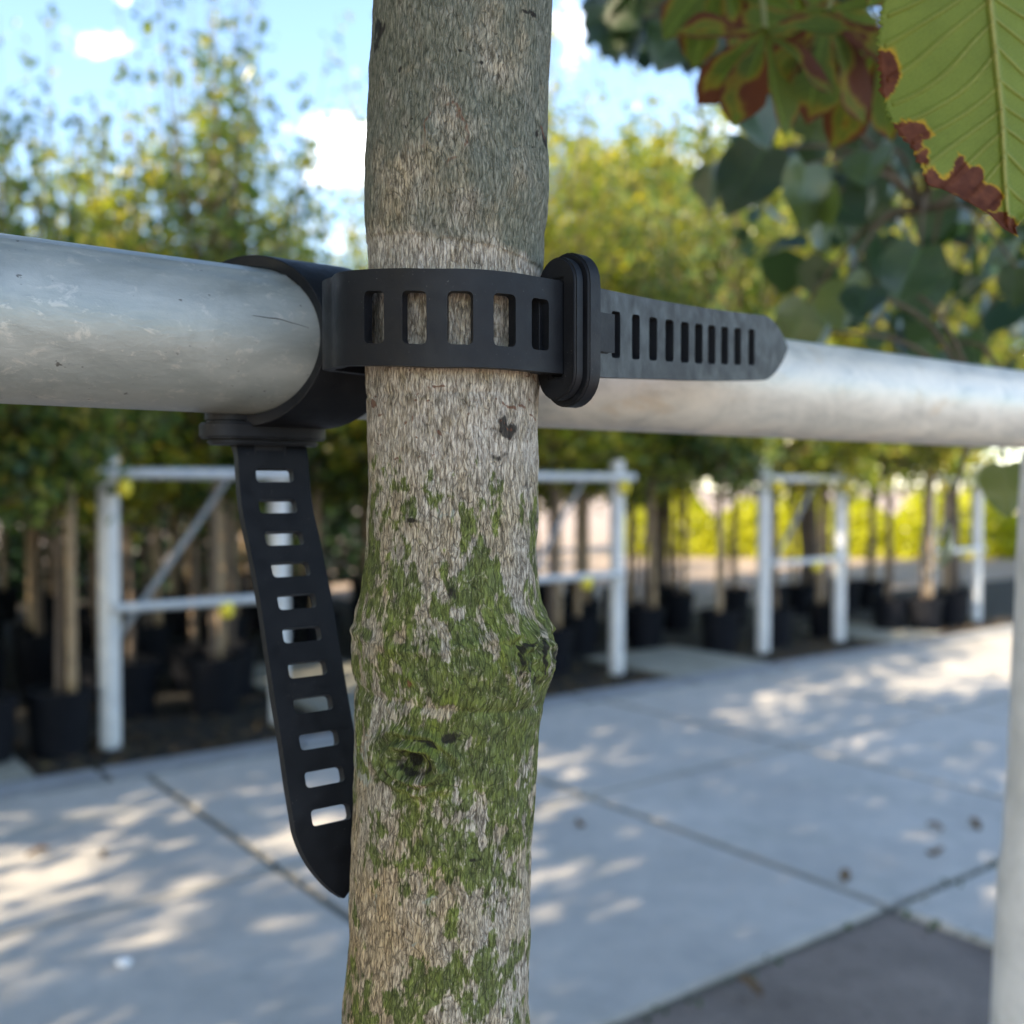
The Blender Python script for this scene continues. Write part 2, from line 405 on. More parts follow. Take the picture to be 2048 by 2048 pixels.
def sheet(name, pts, z, mat):
    bm = bmesh.new(); bm.faces.new([bm.verts.new((p[0], p[1], z)) for p in pts])
    return tag(link(name, bm_mesh(name, bm, mat)), kind='structure')

# ------------------------------------------------------------------ ground
sheet("ground", [(-900, -900), (900, -900), (900, 900), (-900, 900)], -0.004, YARD)
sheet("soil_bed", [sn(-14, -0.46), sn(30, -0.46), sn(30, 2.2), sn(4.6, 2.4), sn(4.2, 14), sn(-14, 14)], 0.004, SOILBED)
sheet("soil_strip", [sn(-14, -8.5), sn(30, -8.5), sn(30, -3.74), sn(-14, -3.74)], 0.004, STRIP)
# slabs: one path mesh over a darker joint bed
sheet("path_bed", [sn(-14, -3.75), sn(30, -3.75), sn(30, -0.46), sn(-14, -0.46)], 0.010, JOINT)
bm = bmesh.new()
def slab(bm, s0, s1, n0, n1, z0, z1, rs):
    tilt = rs.uniform(-0.002, 0.002)
    g = 0.017
    q = [(s0 + g, n0 + g), (s1 - g, n0 + g), (s1 - g, n1 - g), (s0 + g, n1 - g)]
    lo = [bm.verts.new(sn(a, b, z0)) for a, b in q]
    hi = [bm.verts.new(sn(a, b, z1 + tilt * (k - 1.5))) for k, (a, b) in enumerate(q)]
    bm.faces.new(hi)
    for k in range(4): bm.faces.new((lo[k], lo[(k + 1) % 4], hi[(k + 1) % 4], hi[k]))
rs = random.Random(3)
for k in range(-9, 20):
    s0 = -0.03 + 1.4575 * k
    for n0, n1 in ((-3.75, -2.235), (-2.235, -0.72)): slab(bm, s0, s0 + 1.4575, n0, n1, 0.0, 0.026, rs)
for k in (1, 2, 5): slab(bm, -0.03 + 1.4575 * k, -0.03 + 1.4575 * (k + 1), -5.24, -3.75, 0.0, 0.024, rs)
bmesh.ops.bevel(bm, geom=[e for e in bm.edges if all(v.co.z > 0.015 for v in e.verts)], offset=0.006, segments=2, affect='EDGES')
tag(link("path", bm_mesh("path", bm, CONC)), kind='structure')
bm = bmesh.new()
for k in range(-9, 30): slab(bm, k - 0.2, k + 0.8, -0.72, -0.47, 0.0, 0.034, rs)
tag(link("kerb", bm_mesh("kerb", bm, KERB)), kind='structure')
bm = bmesh.new()
for s0, s1, n0, n1 in ((-1.45, -0.45, -0.45, 0.6), (1.25, 2.25, -0.45, 1.9), (3.85, 4.9, -0.45, 0.6), (6.6, 7.5, -0.4, 0.6)):
    slab(bm, s0, s1, n0, n1, 0.0, 0.03, rs)
tag(link("paving", bm_mesh("paving", bm, simple("old_plate_concrete", (0.22, 0.22, 0.18), (0.32, 0.31, 0.26), 5.0, 0.85, 0.003))), kind='structure')

# ------------------------------------------------------------------ foreground tree
DT = 0.385
LE = [(-400, 752), (0, 750), (150, 742), (320, 731), (420, 731), (500, 735), (1000, 735), (1100, 732), (1180, 722), (1250, 708), (1285, 703), (1320, 706),
      (1350, 713), (1450, 712), (1600, 708), (1750, 705), (1850, 703), (1950, 693), (2048, 686), (2400, 680), (3500, 660), (8500, 600)]
RE = [(-400, 1112), (0, 1104), (150, 1098), (300, 1091), (350, 1093), (385, 1098), (430, 1096), (480, 1088), (600, 1085), (760, 1080), (900, 1077), (1100, 1076),
      (1200, 1080), (1240, 1097), (1280, 1112), (1310, 1114), (1350, 1106), (1390, 1091), (1450, 1077), (1600, 1068), (1750, 1061), (1900, 1057), (1990, 1055),
      (2010, 1057), (2048, 1060), (2400, 1056), (3500, 1060), (8500, 1120)]
def ztop(py): return at(1024, py, DT).z
ytop, ybot = -2300.0, 8380.0
rows = np.concatenate([np.linspace(ytop, -120, 30, endpoint=False), np.linspace(-120, 2170, 1100, endpoint=False), np.linspace(2170, ybot, 60)])
le = np.interp(rows, [a for a, b in LE], [b for a, b in LE]); re_ = np.interp(rows, [a for a, b in RE], [b for a, b in RE])
def sm(a, k=9):
    ker = np.hanning(k + 2)[1:-1]; ker /= ker.sum(); p = np.pad(a, k // 2, mode='edge'); return np.convolve(p, ker, 'valid')
le = sm(le, 21); re_ = sm(re_, 21)
cx = (le + re_) / 2; hw = (re_ - le) / 2
up = rows < -120
cen_x = (cx - 1024) / F * DT; rad = hw / F * DT * 0.997
zz = np.array([ztop(y) for y in rows])
yy = np.array([at(1024, y, DT).y for y in rows])
yy[:] = np.interp(rows, [0, 2048], [at(1024, 0, DT).y, at(1024, 2048, DT).y])
yy = np.clip(yy, DT - 0.02, DT + 0.02)
# trunk above the frame tapers
rad = np.where(up, np.interp(rows, [ytop, -120], [0.021, rad[~up][0]]), rad)
NA = 420
th = np.linspace(-math.pi, math.pi, NA, endpoint=False)      # 0 = towards the camera
TH, RW = np.meshgrid(th, rows)
RAD = np.repeat(rad[:, None], NA, 1); ZZ = np.repeat(zz[:, None], NA, 1)
U = TH * 0.0325; V = ZZ
PX = cx[:, None] + hw[:, None] * np.sin(TH)                   # photo pixel of each front vertex
PY = RW
front = (np.cos(TH) > 0)
disp = (fbm(U * 90, V * 45, 3) - 0.5) * 0.0022 + (fbm(U * 420 + 9, V * 90, 3) - 0.5) * 0.0011
def gauss(px, py, rx, ry): return np.exp(-(((PX - px) / rx) ** 2 + ((PY - py) / ry) ** 2)) * front
kr = np.sqrt(((PX - 845) / 44) ** 2 + ((PY - 1478 - 0.12 * (PX - 845)) / 31) ** 2) + 0.35 * (fbm(U * 260, V * 260, 2) - .5)
disp += front * (0.0050 * np.exp(-((kr - 1) / 0.28) ** 2) + 0.0022 * np.exp(-((kr - 1.75) / 0.25) ** 2) - 0.0045 * np.exp(-(kr / 0.55) ** 2))
disp += 0.0016 * gauss(845, 1322, 12, 12) + 0.0014 * gauss(845, 1035, 22, 12) + 0.0018 * gauss(1080, 352, 10, 60)
gn = gauss(1070, 1290, 60, 60)
disp += gn * ((fbm(U * 300, V * 200, 3) - 0.45) * 0.006 + 0.0019 * np.sin((PX - 1070) / 5.5 + 7 * fbm(U * 120, V * 120, 2)))
disp += 0.0010 * np.exp(-((PY - 1262 - 12 * np.sin(PX / 60.)) / 9) ** 2) * front - 0.0009 * np.exp(-((PY - 1380 - 0.1 * (PX - 900)) / 8) ** 2) * front - 0.0005 * np.exp(-((PY - 800 + .00022 * (PX - 880) ** 2) / 5) ** 2) * front * (PX < 1010)
disp += 0.0016 * gauss(900, 338, 42, 60) * (fbm(U * 200, V * 200, 2) - 0.4) - 0.0006 * gauss(900, 338, 30, 48)
disp -= 0.0006 * sstep(486 + (PX - 735) * 0.16, 492 + (PX - 735) * 0.16, PY) * sstep(720, 700, PY)
RR = RAD + disp
VX = cen_x[:, None] + RR * np.sin(TH); VY = yy[:, None] - RR * np.cos(TH)
Vt = np.stack([VX, VY, ZZ], -1).reshape(-1, 3)
nr = len(rows)
ii, jj = np.meshgrid(np.arange(nr - 1), np.arange(NA), indexing='ij')
j2 = (jj + 1) % NA
Fq = np.stack([ii * NA + jj, (ii + 1) * NA + jj, (ii + 1) * NA + j2, ii * NA + j2], -1).reshape(-1, 4)
tree = empty("nursery_tree", (cen_x[-1], yy[-1], 0), "mossy grey barked trunk in front, held to the rail by a black rubber tie", "tree")
me = np_mesh("trunk", Vt, Fq, [BARK])
uvl = me.uv_layers.new(name="UVMap")
li = np.empty(len(me.loops), dtype=np.int32); me.loops.foreach_get("vertex_index", li)
UVf = np.stack([U.ravel(), V.ravel()], -1)[li]
uvl.data.foreach_set("uv", UVf.astype(np.float32).ravel())
def vattr(me, name, arr):
    a = me.attributes.new(name, 'FLOAT', 'POINT'); a.data.foreach_set("value", np.asarray(arr, dtype=np.float32).ravel())
PX = PX + 34 * (fbm(U * 190 + 5, V * 120 + 8, 3) - .5); PY = PY + 46 * (fbm(U * 170 + 25, V * 110 + 3, 3) - .5)
lo = fbm(U * 75 + 3, V * 55 + 1, 4); lo2 = fbm(U * 160 + 31, V * 90 + 11, 3)
moss = sstep(880, 1120, PY) * 0.40 + 0.34 * np.exp(-((PY - 1440) / 250) ** 2) * sstep(760, 980, PX) + 0.10 * np.exp(-((PY - 1330) / 150) ** 2)
lo3 = fbm(U * 330 + 51, V * 210 + 7, 3)
moss += 0.03 * sstep(1050, 1300, PY) + (lo - 0.5) * 1.2 + (lo2 - 0.5) * 1.6 + (lo3 - .5) * 1.5
moss *= sstep(860, 960, PY + (lo - .5) * 160)
moss -= 0.10 * sstep(1620, 1760, PY) * sstep(960, 760, PX)
moss += .35 * front * np.exp(-((kr - 1.1) / .4) ** 2)
moss += 0.30 * gauss(960, 960, 60, 70) + 0.28 * gauss(1020, 1150, 60, 90) + 0.35 * gauss(970, 1220, 70, 60) + .35 * gauss(960, 1480, 120, 130)
moss += 0.30 * gauss(790, 1120, 50, 50) + 0.3 * gauss(975, 1880, 70, 40) + .3 * gauss(760, 1440, 40, 90) - .55 * gauss(1030, 1090, 24, 90)
moss -= 0.5 * gauss(800, 1240, 40, 50) + 0.5 * gauss(890, 1380, 60, 16) + .35 * gauss(730, 1560, 24, 140) + .4 * gauss(1000, 1790, 60, 60) + .3 * gauss(800, 1800, 60, 90)
algae = sstep(500 + (PX - 735) * 0.16, 470 + (PX - 735) * 0.16, PY) * (0.80 + (lo - .5) * 2.2)
algae += 0.5 * sstep(1560, 1400, PY) * sstep(1200, 1290, PY) * 0.4 + .9 * gauss(775, 90, 34, 70) + .5 * gauss(880, 60, 70, 60) + .5 * gauss(985, 275, 60, 40)
algae += 0.25 * gauss(830, 870, 90, 40) * (PY > 800)
pale = sstep(480 + (PX - 735) * 0.16, 495 + (PX - 735) * 0.16, PY) * sstep(1010, 900, PY) * 0.85 + 0.35 * sstep(1650, 1800, PY) * sstep(930, 1000, PX)
dark = 1.0 * gauss(1012, 862, 26, 18) + 0.6 * gauss(1000, 912, 26, 12) + .9 * front * np.exp(-(kr / .42) ** 2) + .75 * gauss(900, 1435, 30, 16) + .42 * gauss(1062, 1295, 40, 50)
dark += .9 * gauss(770, 110, 16, 34) + .5 * gauss(955, 1650, 24, 8) + .7 * gauss(845, 1040, 26, 8) + .7 * gauss(1078, 295, 14, 22) + .6 * gauss(905, 1170, 12, 14)
dark += .6 * gauss(820, 195, 10, 10) + .6 * gauss(986, 147, 10, 12) + .55 * gauss(930, 182, 6, 5) + .5 * gauss(1060, 80, 8, 16)
dark += front * (0.5 * np.exp(-((kr - .68) / .13) ** 2) + 0.42 * np.exp(-((kr - 1.42) / .11) ** 2)) + 0.75 * gn * np.exp(-(np.sin((PX - 1070) / 5.5 + 7 * fbm(U * 120, V * 120, 2)) / .4) ** 2)
dark *= 0.15 + 1.75 * lo3
ring = np.abs(np.sqrt(((PX - 900) / 38) ** 2 + ((PY - 335) / 58) ** 2) - 1.0)
red = 0.55 * np.exp(-(ring / 0.16) ** 2) * front * sstep(.42, .6, lo2) + .9 * gauss(843, 1325, 11, 11) + .7 * gauss(1076, 285, 10, 10)
for k in range(46):
    q = rng.random(2); red += 0.75 * gauss(740 + 330 * q[0], 740 + 190 * q[1], rng.uniform(3, 6), rng.uniform(2.5, 5))
for k in range(30):
    q = rng.random(2); dark += 0.6 * gauss(745 + 330 * q[0], 10 + 470 * q[1], rng.uniform(3, 7), rng.uniform(3, 7))
lichen = .75 * gauss(735, 1500, 30, 60) + .6 * gauss(910, 1335, 30, 18) + .55 * gauss(900, 1015, 26, 26) + .9 * gauss(862, 1478, 10, 18) + .5 * gauss(875, 1700, 30, 24) + .4 * gauss(940, 1220, 40, 14)
lichen += (fbm(U * 140 + 77, V * 140, 3) > 0.68) * 0.35 * sstep(1000, 1200, PY)
tan = sstep(1500, 1750, PY) * sstep(980, 800, PX) + .5 * gauss(800, 1230, 60, 70)
for nme, a in (("moss", moss), ("algae", algae), ("pale", pale), ("dark", dark), ("red", red), ("lichen", lichen), ("tan", tan)): vattr(me, nme, np.clip(a, 0, 1.3))
link("trunk", me, tree)

def leaf_mass(C, D, Nn, size, wid=0.62, fold=0.25):
    """arrays: centres (N,3), tip direction, normal, size -> verts, faces of folded six-sided leaves"""
    C = np.asarray(C); D = np.asarray(D); Nn = np.asarray(Nn)
    D = D / np.linalg.norm(D, axis=1, keepdims=True)
    X = np.cross(D, Nn); X /= np.linalg.norm(X, axis=1, keepdims=True) + 1e-9
    Z = np.cross(X, D)
    tpl = np.array([(0, -0.5, 0), (-0.5 * wid, -0.2, fold * .3), (-0.42 * wid, 0.2, fold * .3), (0, 0.5, 0), (0.42 * wid, 0.2, fold * .3), (0.5 * wid, -0.2, fold * .3)])
    s = np.asarray(size)[:, None, None]
    P = C[:, None, :] + s * (tpl[None, :, 0:1] * X[:, None, :] + tpl[None, :, 1:2] * D[:, None, :] + tpl[None, :, 2:3] * Z[:, None, :])
    n = len(C); base = np.arange(n)[:, None] * 6
    f = np.concatenate([base + np.array([[0, 3, 2, 1]]), base + np.array([[0, 5, 4, 3]])], 0)
    return P.reshape(-1, 3), f

def crown_mesh(name, seed, z0, z1, spread, shoots, per, lsize, leafm, airy=0.5, droop=0.3, ztip=None, base_r=0.12, scatter=0.05):
    """leaves on many shoots growing from the stem (stem on the z axis)"""
    g = np.random.default_rng(seed); C = []; D = []; Nn = []; Sz = []
    bm = bmesh.new()
    for k in range(shoots):
        a = g.uniform(0, 2 * math.pi); zs = z0 + (z1 - z0) * g.random() ** 1.3 * 0.75
        Ln = (0.35 + 0.65 * g.random()) * spread * (1.1 if zs < (z0 + z1) / 2 else 0.8)
        rise = g.uniform(0.05, 1.0) * airy * 2.0 * spread
        if ztip is not None and g.random() < 0.35: rise = (ztip - zs) * g.uniform(0.45, 1.0); Ln *= g.uniform(0.3, 1.0)
        p0 = np.array([0, 0, zs]); p2 = np.array([math.cos(a) * Ln, math.sin(a) * Ln, zs + rise]); p1 = (p0 + p2) / 2 + np.array([math.cos(a) * Ln * .25, math.sin(a) * Ln * .25, -rise * 0.12])
        pts = []
        for q in range(7):
            t = q / 6; pts.append((1 - t) ** 2 * p0 + 2 * t * (1 - t) * p1 + t * t * p2)
        tube(bm, pts, [0.010 * (1 - t / 6.6) + 0.0015 for t in range(7)], 4, False, 1)
        n = max(4, int(per * g.uniform(0.6, 1.4)))
        t = g.random(n) ** 0.75
        c = ((1 - t) ** 2)[:, None] * p0 + (2 * t * (1 - t))[:, None] * p1 + (t * t)[:, None] * p2
        c = c + g.normal(0, scatter * (1.35 - t)[:, None] + 0.012, (n, 3))
        d = g.normal(0, 1, (n, 3)); d[:, 2] -= droop * 1.5
        nn = g.normal(0, 0.6, (n, 3)); nn[:, 2] += 1.0
        C.append(c); D.append(d); Nn.append(nn); Sz.append(lsize * g.uniform(0.6, 1.25, n))
    V1, F1 = leaf_mass(np.concatenate(C), np.concatenate(D), np.concatenate(Nn), np.concatenate(Sz))
    bm.verts.ensure_lookup_table()
    V2 = np.array([v.co[:] for v in bm.verts]); F2 = np.array([[v.index for v in f.verts] for f in bm.faces if len(f.verts) == 4])
    bm.verts.index_update(); F2 = np.array([[v.index for v in f.verts] for f in bm.faces]); bm.free()
    V = np.concatenate([V1, V2]); Fq = np.concatenate([F1, F2 + len(V1)])
    return np_mesh(name, V, Fq, [leafm, TWIG], smooth=False, matidx=np.concatenate([np.zeros(len(F1)), np.ones(len(F2))]))

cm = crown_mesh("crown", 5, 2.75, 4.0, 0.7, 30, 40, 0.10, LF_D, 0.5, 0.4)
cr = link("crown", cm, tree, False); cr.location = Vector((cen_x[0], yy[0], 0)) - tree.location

# ------------------------------------------------------------------ rail and near post
P0 = Vector((-0.185, 0.372, H + 0.0605))
PR = 0.0302
NX = Vector((0.6, -0.8, 0))          # rail normal, towards the camera
def rail_pt(s, n=0.0, z=0.0): return P0 + BX * s + NX * n + Vector((0, 0, z))
def build_rail():
    s0, s1 = -1.6, 4.2; ns = 160; na = 96
    ss = np.linspace(s0, s1, ns); aa = np.linspace(0, 2 * math.pi, na, endpoint=False)   # angle: 0 = towards camera, 90 = up
    Sg, Ag = np.meshgrid(ss, aa, indexing='ij')
    r = np.full_like(Sg, PR)
    r += 0.0007 * np.exp(-((Ag - R(56)) / 0.035) ** 2)                                    # weld seam
    r -= 0.0004 * np.exp(-((Ag - R(49)) / 0.05) ** 2)
    V = np.stack([Sg, -r * np.cos(Ag), r * np.sin(Ag)], -1).reshape(-1, 3)                # local: x along, -y to camera, z up
    i, j = np.meshgrid(np.arange(ns - 1), np.arange(na), indexing='ij'); k = (j + 1) % na
    Fq = np.stack([i * na + j, i * na + k, (i + 1) * na + k, (i + 1) * na + j], -1).reshape(-1, 4)
    o = link("metal_rail", np_mesh("metal_rail", V, Fq[:, ::-1], [ZINC]))
    o.location = P0; o.rotation_euler = (0, 0, math.atan2(0.6, 0.8))
    tag(o, "thick grey galvanised pipe running across behind the mossy trunk", "rail")
    # hairline crack scratched on the zinc
    bm = bmesh.new(); pts = []
    for px, py in ((504, 631), (520, 633), (538, 636), (552, 637), (566, 640), (580, 645), (600, 650), (618, 656)):
        d = at(px, py, 1.0) - Vector((0, 0, H)); 
        # intersect the view ray with the pipe once, to lay the line on its surface
        oc = Vector((0, 0, H)) - P0; dd = d - BX * d.dot(BX); oo = oc - BX * oc.dot(BX)
        a = dd.dot(dd); b = 2 * dd.dot(oo); c = oo.dot(oo) - PR ** 2
        t = (-b - math.sqrt(max(b * b - 4 * a * c, 0))) / (2 * a)
        pts.append(Vector((0, 0, H)) + d * t)
    tube(bm, pts, [0.0001, .0002, .00022, .0003, .0002, .0002, .00015, .0001], 5)
    c = link("scratch", bm_mesh("scratch", bm, simple("scratch_dark", (0.07, 0.075, 0.075), (0.12, 0.12, 0.115), 300)), o, False)
    c.matrix_parent_inverse = (Matrix.Translation(o.location) @ Matrix.Rotation(math.atan2(0.6, 0.8), 4, 'Z')).inverted()
    # welded saddle above the near post
    return o
rail = build_rail()

def near_post(s, label):
    c = rail_pt(s)
    t = empty("support_post", (c.x, c.y, 0), label, "post")
    bm = bmesh.new()
    zt = P0.z - PR + 0.001
    rr = 0.047
    g = random.Random(int(s * 100)); prof = []
    for k in range(60):
        f = k / 59; z = 0.0 + (zt) * f
        wob = g.uniform(-0.0006, 0.0006)
        rad_ = rr + wob + (0.0035 if z < 1.095 else 0.0) * min(1, (1.095 - z) / 0.02 if z < 1.095 else 0)
        prof.append((rad_, z))
    lathe(bm, prof, 48, (0, 0, 0))
    for v in bm.verts:                                   # slight lean towards the tree at the foot
        v.co.x += c.x - 0.034 * max(0, (zt - v.co.z)) ; v.co.y += c.y
    link("post", bm_mesh("post", bm, NEARPOST, True, 40), t)
    bm = bmesh.new()                                     # half-round saddle that carries the rail
    n = 16
    for sgn in (-1,):
        inner, outer = [], []
        for k in range(n + 1):
            a = math.pi + math.pi * k / n
            for lst, rad_ in ((inner, PR + 0.0003), (outer, PR + 0.0045)):
                lst.append([bm.verts.new(rail_pt(s + ds, math.cos(a) * rad_, math.sin(a) * rad_)) for ds in (-0.03, 0.03)])
        for k in range(n):
            bm.faces.new((outer[k][0], outer[k + 1][0], outer[k + 1][1], outer[k][1]))
            bm.faces.new((inner[k][1], inner[k + 1][1], inner[k + 1][0], inner[k][0]))
            for e in (0, 1): bm.faces.new((inner[k][e], inner[k + 1][e], outer[k + 1][e], outer[k][e]))
        for k in (0, n): bm.faces.new((inner[k][0], inner[k][1], outer[k][1], outer[k][0]))
    link("saddle", bm_mesh("saddle", bm, NEARPOST, True, 40), t)
    return t
near_post(0.835, "weathered white post under the rail at the right edge of the photo")

# ------------------------------------------------------------------ rubber tree tie
tie = empty("tree_tie", rail_pt(0.11), "black rubber tree tie with slotted straps and two buckles, looped round rail and trunk", "tree tie")

def finish(o, thick, bev=0.0005, offset=0.0):
    if thick:
        m = o.modifiers.new("thickness", 'SOLIDIFY'); m.thickness = thick; m.offset = offset; m.use_even_offset = False
    m = o.modifiers.new("round", 'BEVEL'); m.width = bev; m.segments = 2; m.limit_method = 'ANGLE'; m.angle_limit = R(50)
    m = o.modifiers.new("wn", 'WEIGHTED_NORMAL'); m.keep_sharp = False

def strap(name, pts, wdir, W, thick, slots=(), slot_len=0.0081, slot_h=0.0178, tip=0.0, closed=False, parent=None, bev=0.0005):
    pts = [Vector(p) for p in pts]
    n = len(pts)
    u = [0.0]
    for a, b in zip(pts, pts[1:]): u.append(u[-1] + (b - a).length)
    Ltot = u[-1]
    cols = set(np.linspace(0, Ltot, max(8, int(Ltot / 0.0016)) + 1).round(6))
    rc = 0.0016
    for c in slots:
        a, b = c - slot_len / 2, c + slot_len / 2
        cols = {x for x in cols if not (a - 0.0006 < x < b + 0.0006)}
        for d in (0, rc * 0.15, rc * 0.5, rc): cols.add(round(a + d, 6)); cols.add(round(b - d, 6))
        cols.add(round(c, 6))
    if tip:
        for f in (0.002, 0.006, 0.015, 0.03, 0.06, 0.1, 0.16, 0.24, 0.34, 0.46, 0.6, 0.75, 0.9): cols.add(round(Ltot - tip * f, 6))
    cols = sorted(cols)
    uu = np.array(u); PA = np.array([p[:] for p in pts]); WA = np.array([wdir(k / (n - 1))[:] for k in range(n)])
    bm = bmesh.new(); grid = []
    for x in cols:
        p = Vector([np.interp(x, uu, PA[:, q]) for q in range(3)]); wv = Vector([np.interp(x, uu, WA[:, q]) for q in range(3)]).normalized()
        half = W / 2
        if tip and x > Ltot - tip:
            f = (x - (Ltot - tip)) / tip
            half = W / 2 * max(0.0, (1 - f ** 1.7)) ** 0.80
            half = max(half, 0.0006)
        hh = slot_h / 2 - rc
        for c in slots:
            d = slot_len / 2 - abs(x - c)
            if -1e-5 <= d:
                d = max(d, 0); hh = slot_h / 2 - rc + math.sqrt(max(0, rc * rc - (rc - min(d, rc)) ** 2))
        hh = min(hh, half * 0.9)
        vs = [-half, -(half + hh) / 2, -hh, -hh / 3, hh / 3, hh, (half + hh) / 2, half]
        grid.append([bm.verts.new(p + wv * v) for v in vs])
    for k in range(len(cols) - 1):
        mid = (cols[k] + cols[k + 1]) / 2
        hole = any(abs(mid - c) < slot_len / 2 for c in slots)
        for q in range(7):
            if hole and 2 <= q <= 4: continue
            bm.faces.new((grid[k][q], grid[k + 1][q], grid[k + 1][q + 1], grid[k][q + 1]))
    if closed: bmesh.ops.remove_doubles(bm, verts=bm.verts, dist=1e-5)
    bmesh.ops.delete(bm, geom=[v for v in bm.verts if not v.link_faces], context='VERTS')
    me = bm_mesh(name, bm, RUBBER, True)
    o = link(name, me, parent)
    finish(o, thick, bev)
    return o

TC = Vector((np.interp(650, rows, cen_x), DT, 0)); ZS = H + 0.0568
SR = 0.0368
def arc(a, r=SR): a = R(a); return Vector((TC.x + r * math.sin(a), TC.y - r * math.cos(a), ZS))
pl = []
back0 = Vector((-0.0535, 0.4085, ZS + .003)); 
left = [Vector((-0.0665, 0.3925, ZS + 0.0035)), Vector((-0.0688, 0.3865, ZS + 0.0035)), Vector((-0.0665, 0.3815, ZS + .0034)), Vector((-0.0638, 0.3775, ZS + 0.0032))]
arcs = [arc(-62, 0.0425) + Vector((0, 0, .0024)), arc(-45, 0.0395) + Vector((0, 0, .0016)), arc(-25, 0.0375) + Vector((0, 0, .0007)), arc(-8), arc(8), arc(24), arc(38)]
tdir = Vector((math.cos(R(40)), math.sin(R(40)), 0))
e0 = arc(41)
mid = [e0 + tdir * 0.008, e0 + tdir * 0.018, e0 + tdir * 0.030]
tail = [at(1212, 669, 0.3905), at(1300, 679, 0.428), at(1400, 689, 0.468), at(1510, 696, 0.519), at(1568, 697, 0.549)]
path = [left[0], left[1], left[2]] + catmull([left[3]] + arcs + mid + tail, 10)
# arc length at a chosen pixel column, to seat the slots
def plen(path):
    u = [0.0]
    for a, b in zip(path, path[1:]): u.append(u[-1] + (b - a).length)
    return u
def px_of(p):
    v = Vector(p) - Vector((0, 0, H)); c, s = math.cos(PITCH), math.sin(PITCH)
    return 1024 + F * v.x / (v.y * c - v.z * s)
uu = plen(path)
pxs = [px_of(p) for p in path]
def u_at(px):
    for k in range(5, len(path) - 1):
        if pxs[k] <= px <= pxs[k + 1]: return uu[k] + (uu[k + 1] - uu[k]) * (px - pxs[k]) / (pxs[k + 1] - pxs[k])
uc = u_at(920)
slots = [uc + 0.0150 * k for k in (-2, -1, 0, 1, 2)] + [u_at(p) for p in (1222, 1262, 1297, 1330, 1361, 1389, 1415, 1441, 1467, 1495)]
Zv = Vector((0, 0, 1))
ts = strap("trunk_strap", path, lambda f: Zv, 0.0328, 0.0042, slots, tip=0.031, parent=tie)
# round mould marks on the strap face
for px, py in ((790, 630), (968, 586), (1038, 655)):
    bm = bmesh.new()
    u0 = u_at(px); v0 = (650 - py) / F * 0.35; pts = []
    for a in np.linspace(0, 2 * math.pi, 22)[:-1]:
        uq = u0 + 0.0022 * math.cos(a)
        p = Vector([np.interp(uq, uu, [q[i] for q in path]) for i in range(3)])
        p2 = Vector([np.interp(uq + 1e-3, uu, [q[i] for q in path]) for i in range(3)])
        pts.append(p + (p2 - p).normalized().cross(Zv) * 0.0021 + Zv * (v0 + 0.0022 * math.sin(a)))
    rg_ = [[bm.verts.new(p + d * 0.00018) for p in pts] for d in (Vector((0, 0, 1)), Vector((0.3, -1, 0)), Vector((0, 0, -1)))]
    for k in range(21):
        for q in range(2): bm.faces.new((rg_[q][k], rg_[q][(k + 1) % 21], rg_[q + 1][(k + 1) % 21], rg_[q + 1][k]))
    link("mould_mark", bm_mesh("mould_mark", bm, RUBBER, True), ts, False).matrix_parent_inverse = Matrix.Translation(-tie.location)
# the return run behind the trunk
bp = catmull([left[0], back0, arc(-125, .0405) , arc(180, .0400), arc(125, .0395), arc(85, .0400), e0 + tdir * 0.008 + Vector((-0.0008, 0.004, 0))], 8)
strap("back_strap", bp, lambda f: Zv, 0.0325, 0.0042, parent=tie)

# band round the rail
ring = []
NRG = 72
for k in range(NRG + 1):
    a = 2 * math.pi * k / NRG
    ring.append(rail_pt(0.1105 + 0.019 * math.cos(a), math.cos(a) * (PR + 0.0027), math.sin(a) * (PR + 0.0027)))
strap("pipe_band", ring, lambda f: BX, 0.0350, 0.0050, closed=True, parent=tie)

# hanging tail
hx = [(528, 866, .4425), (542, 905, .4395), (546, 953, .4375), (552, 1015, .4345), (565, 1079, .432), (578, 1141, .4295), (590, 1205, .427), (600, 1271, .424), (611, 1340, .4205), (622, 1410, .417),
      (634, 1481, .4135), (645, 1555, .410), (658, 1630, .4065), (670, 1710, .404), (683, 1795, .402)]
hp = catmull([rail_pt(0.103, 0.0, -PR - 0.004)] + [at(*q) for q in hx], 6)
hu = plen(hp)
hs = [hu[6 * (k + 3)] for k in range(11)]
strap("hanging_strap", hp, lambda f: BX, 0.0318, 0.0044, hs, slot_len=0.0062, slot_h=0.0168, tip=0.030, parent=tie)

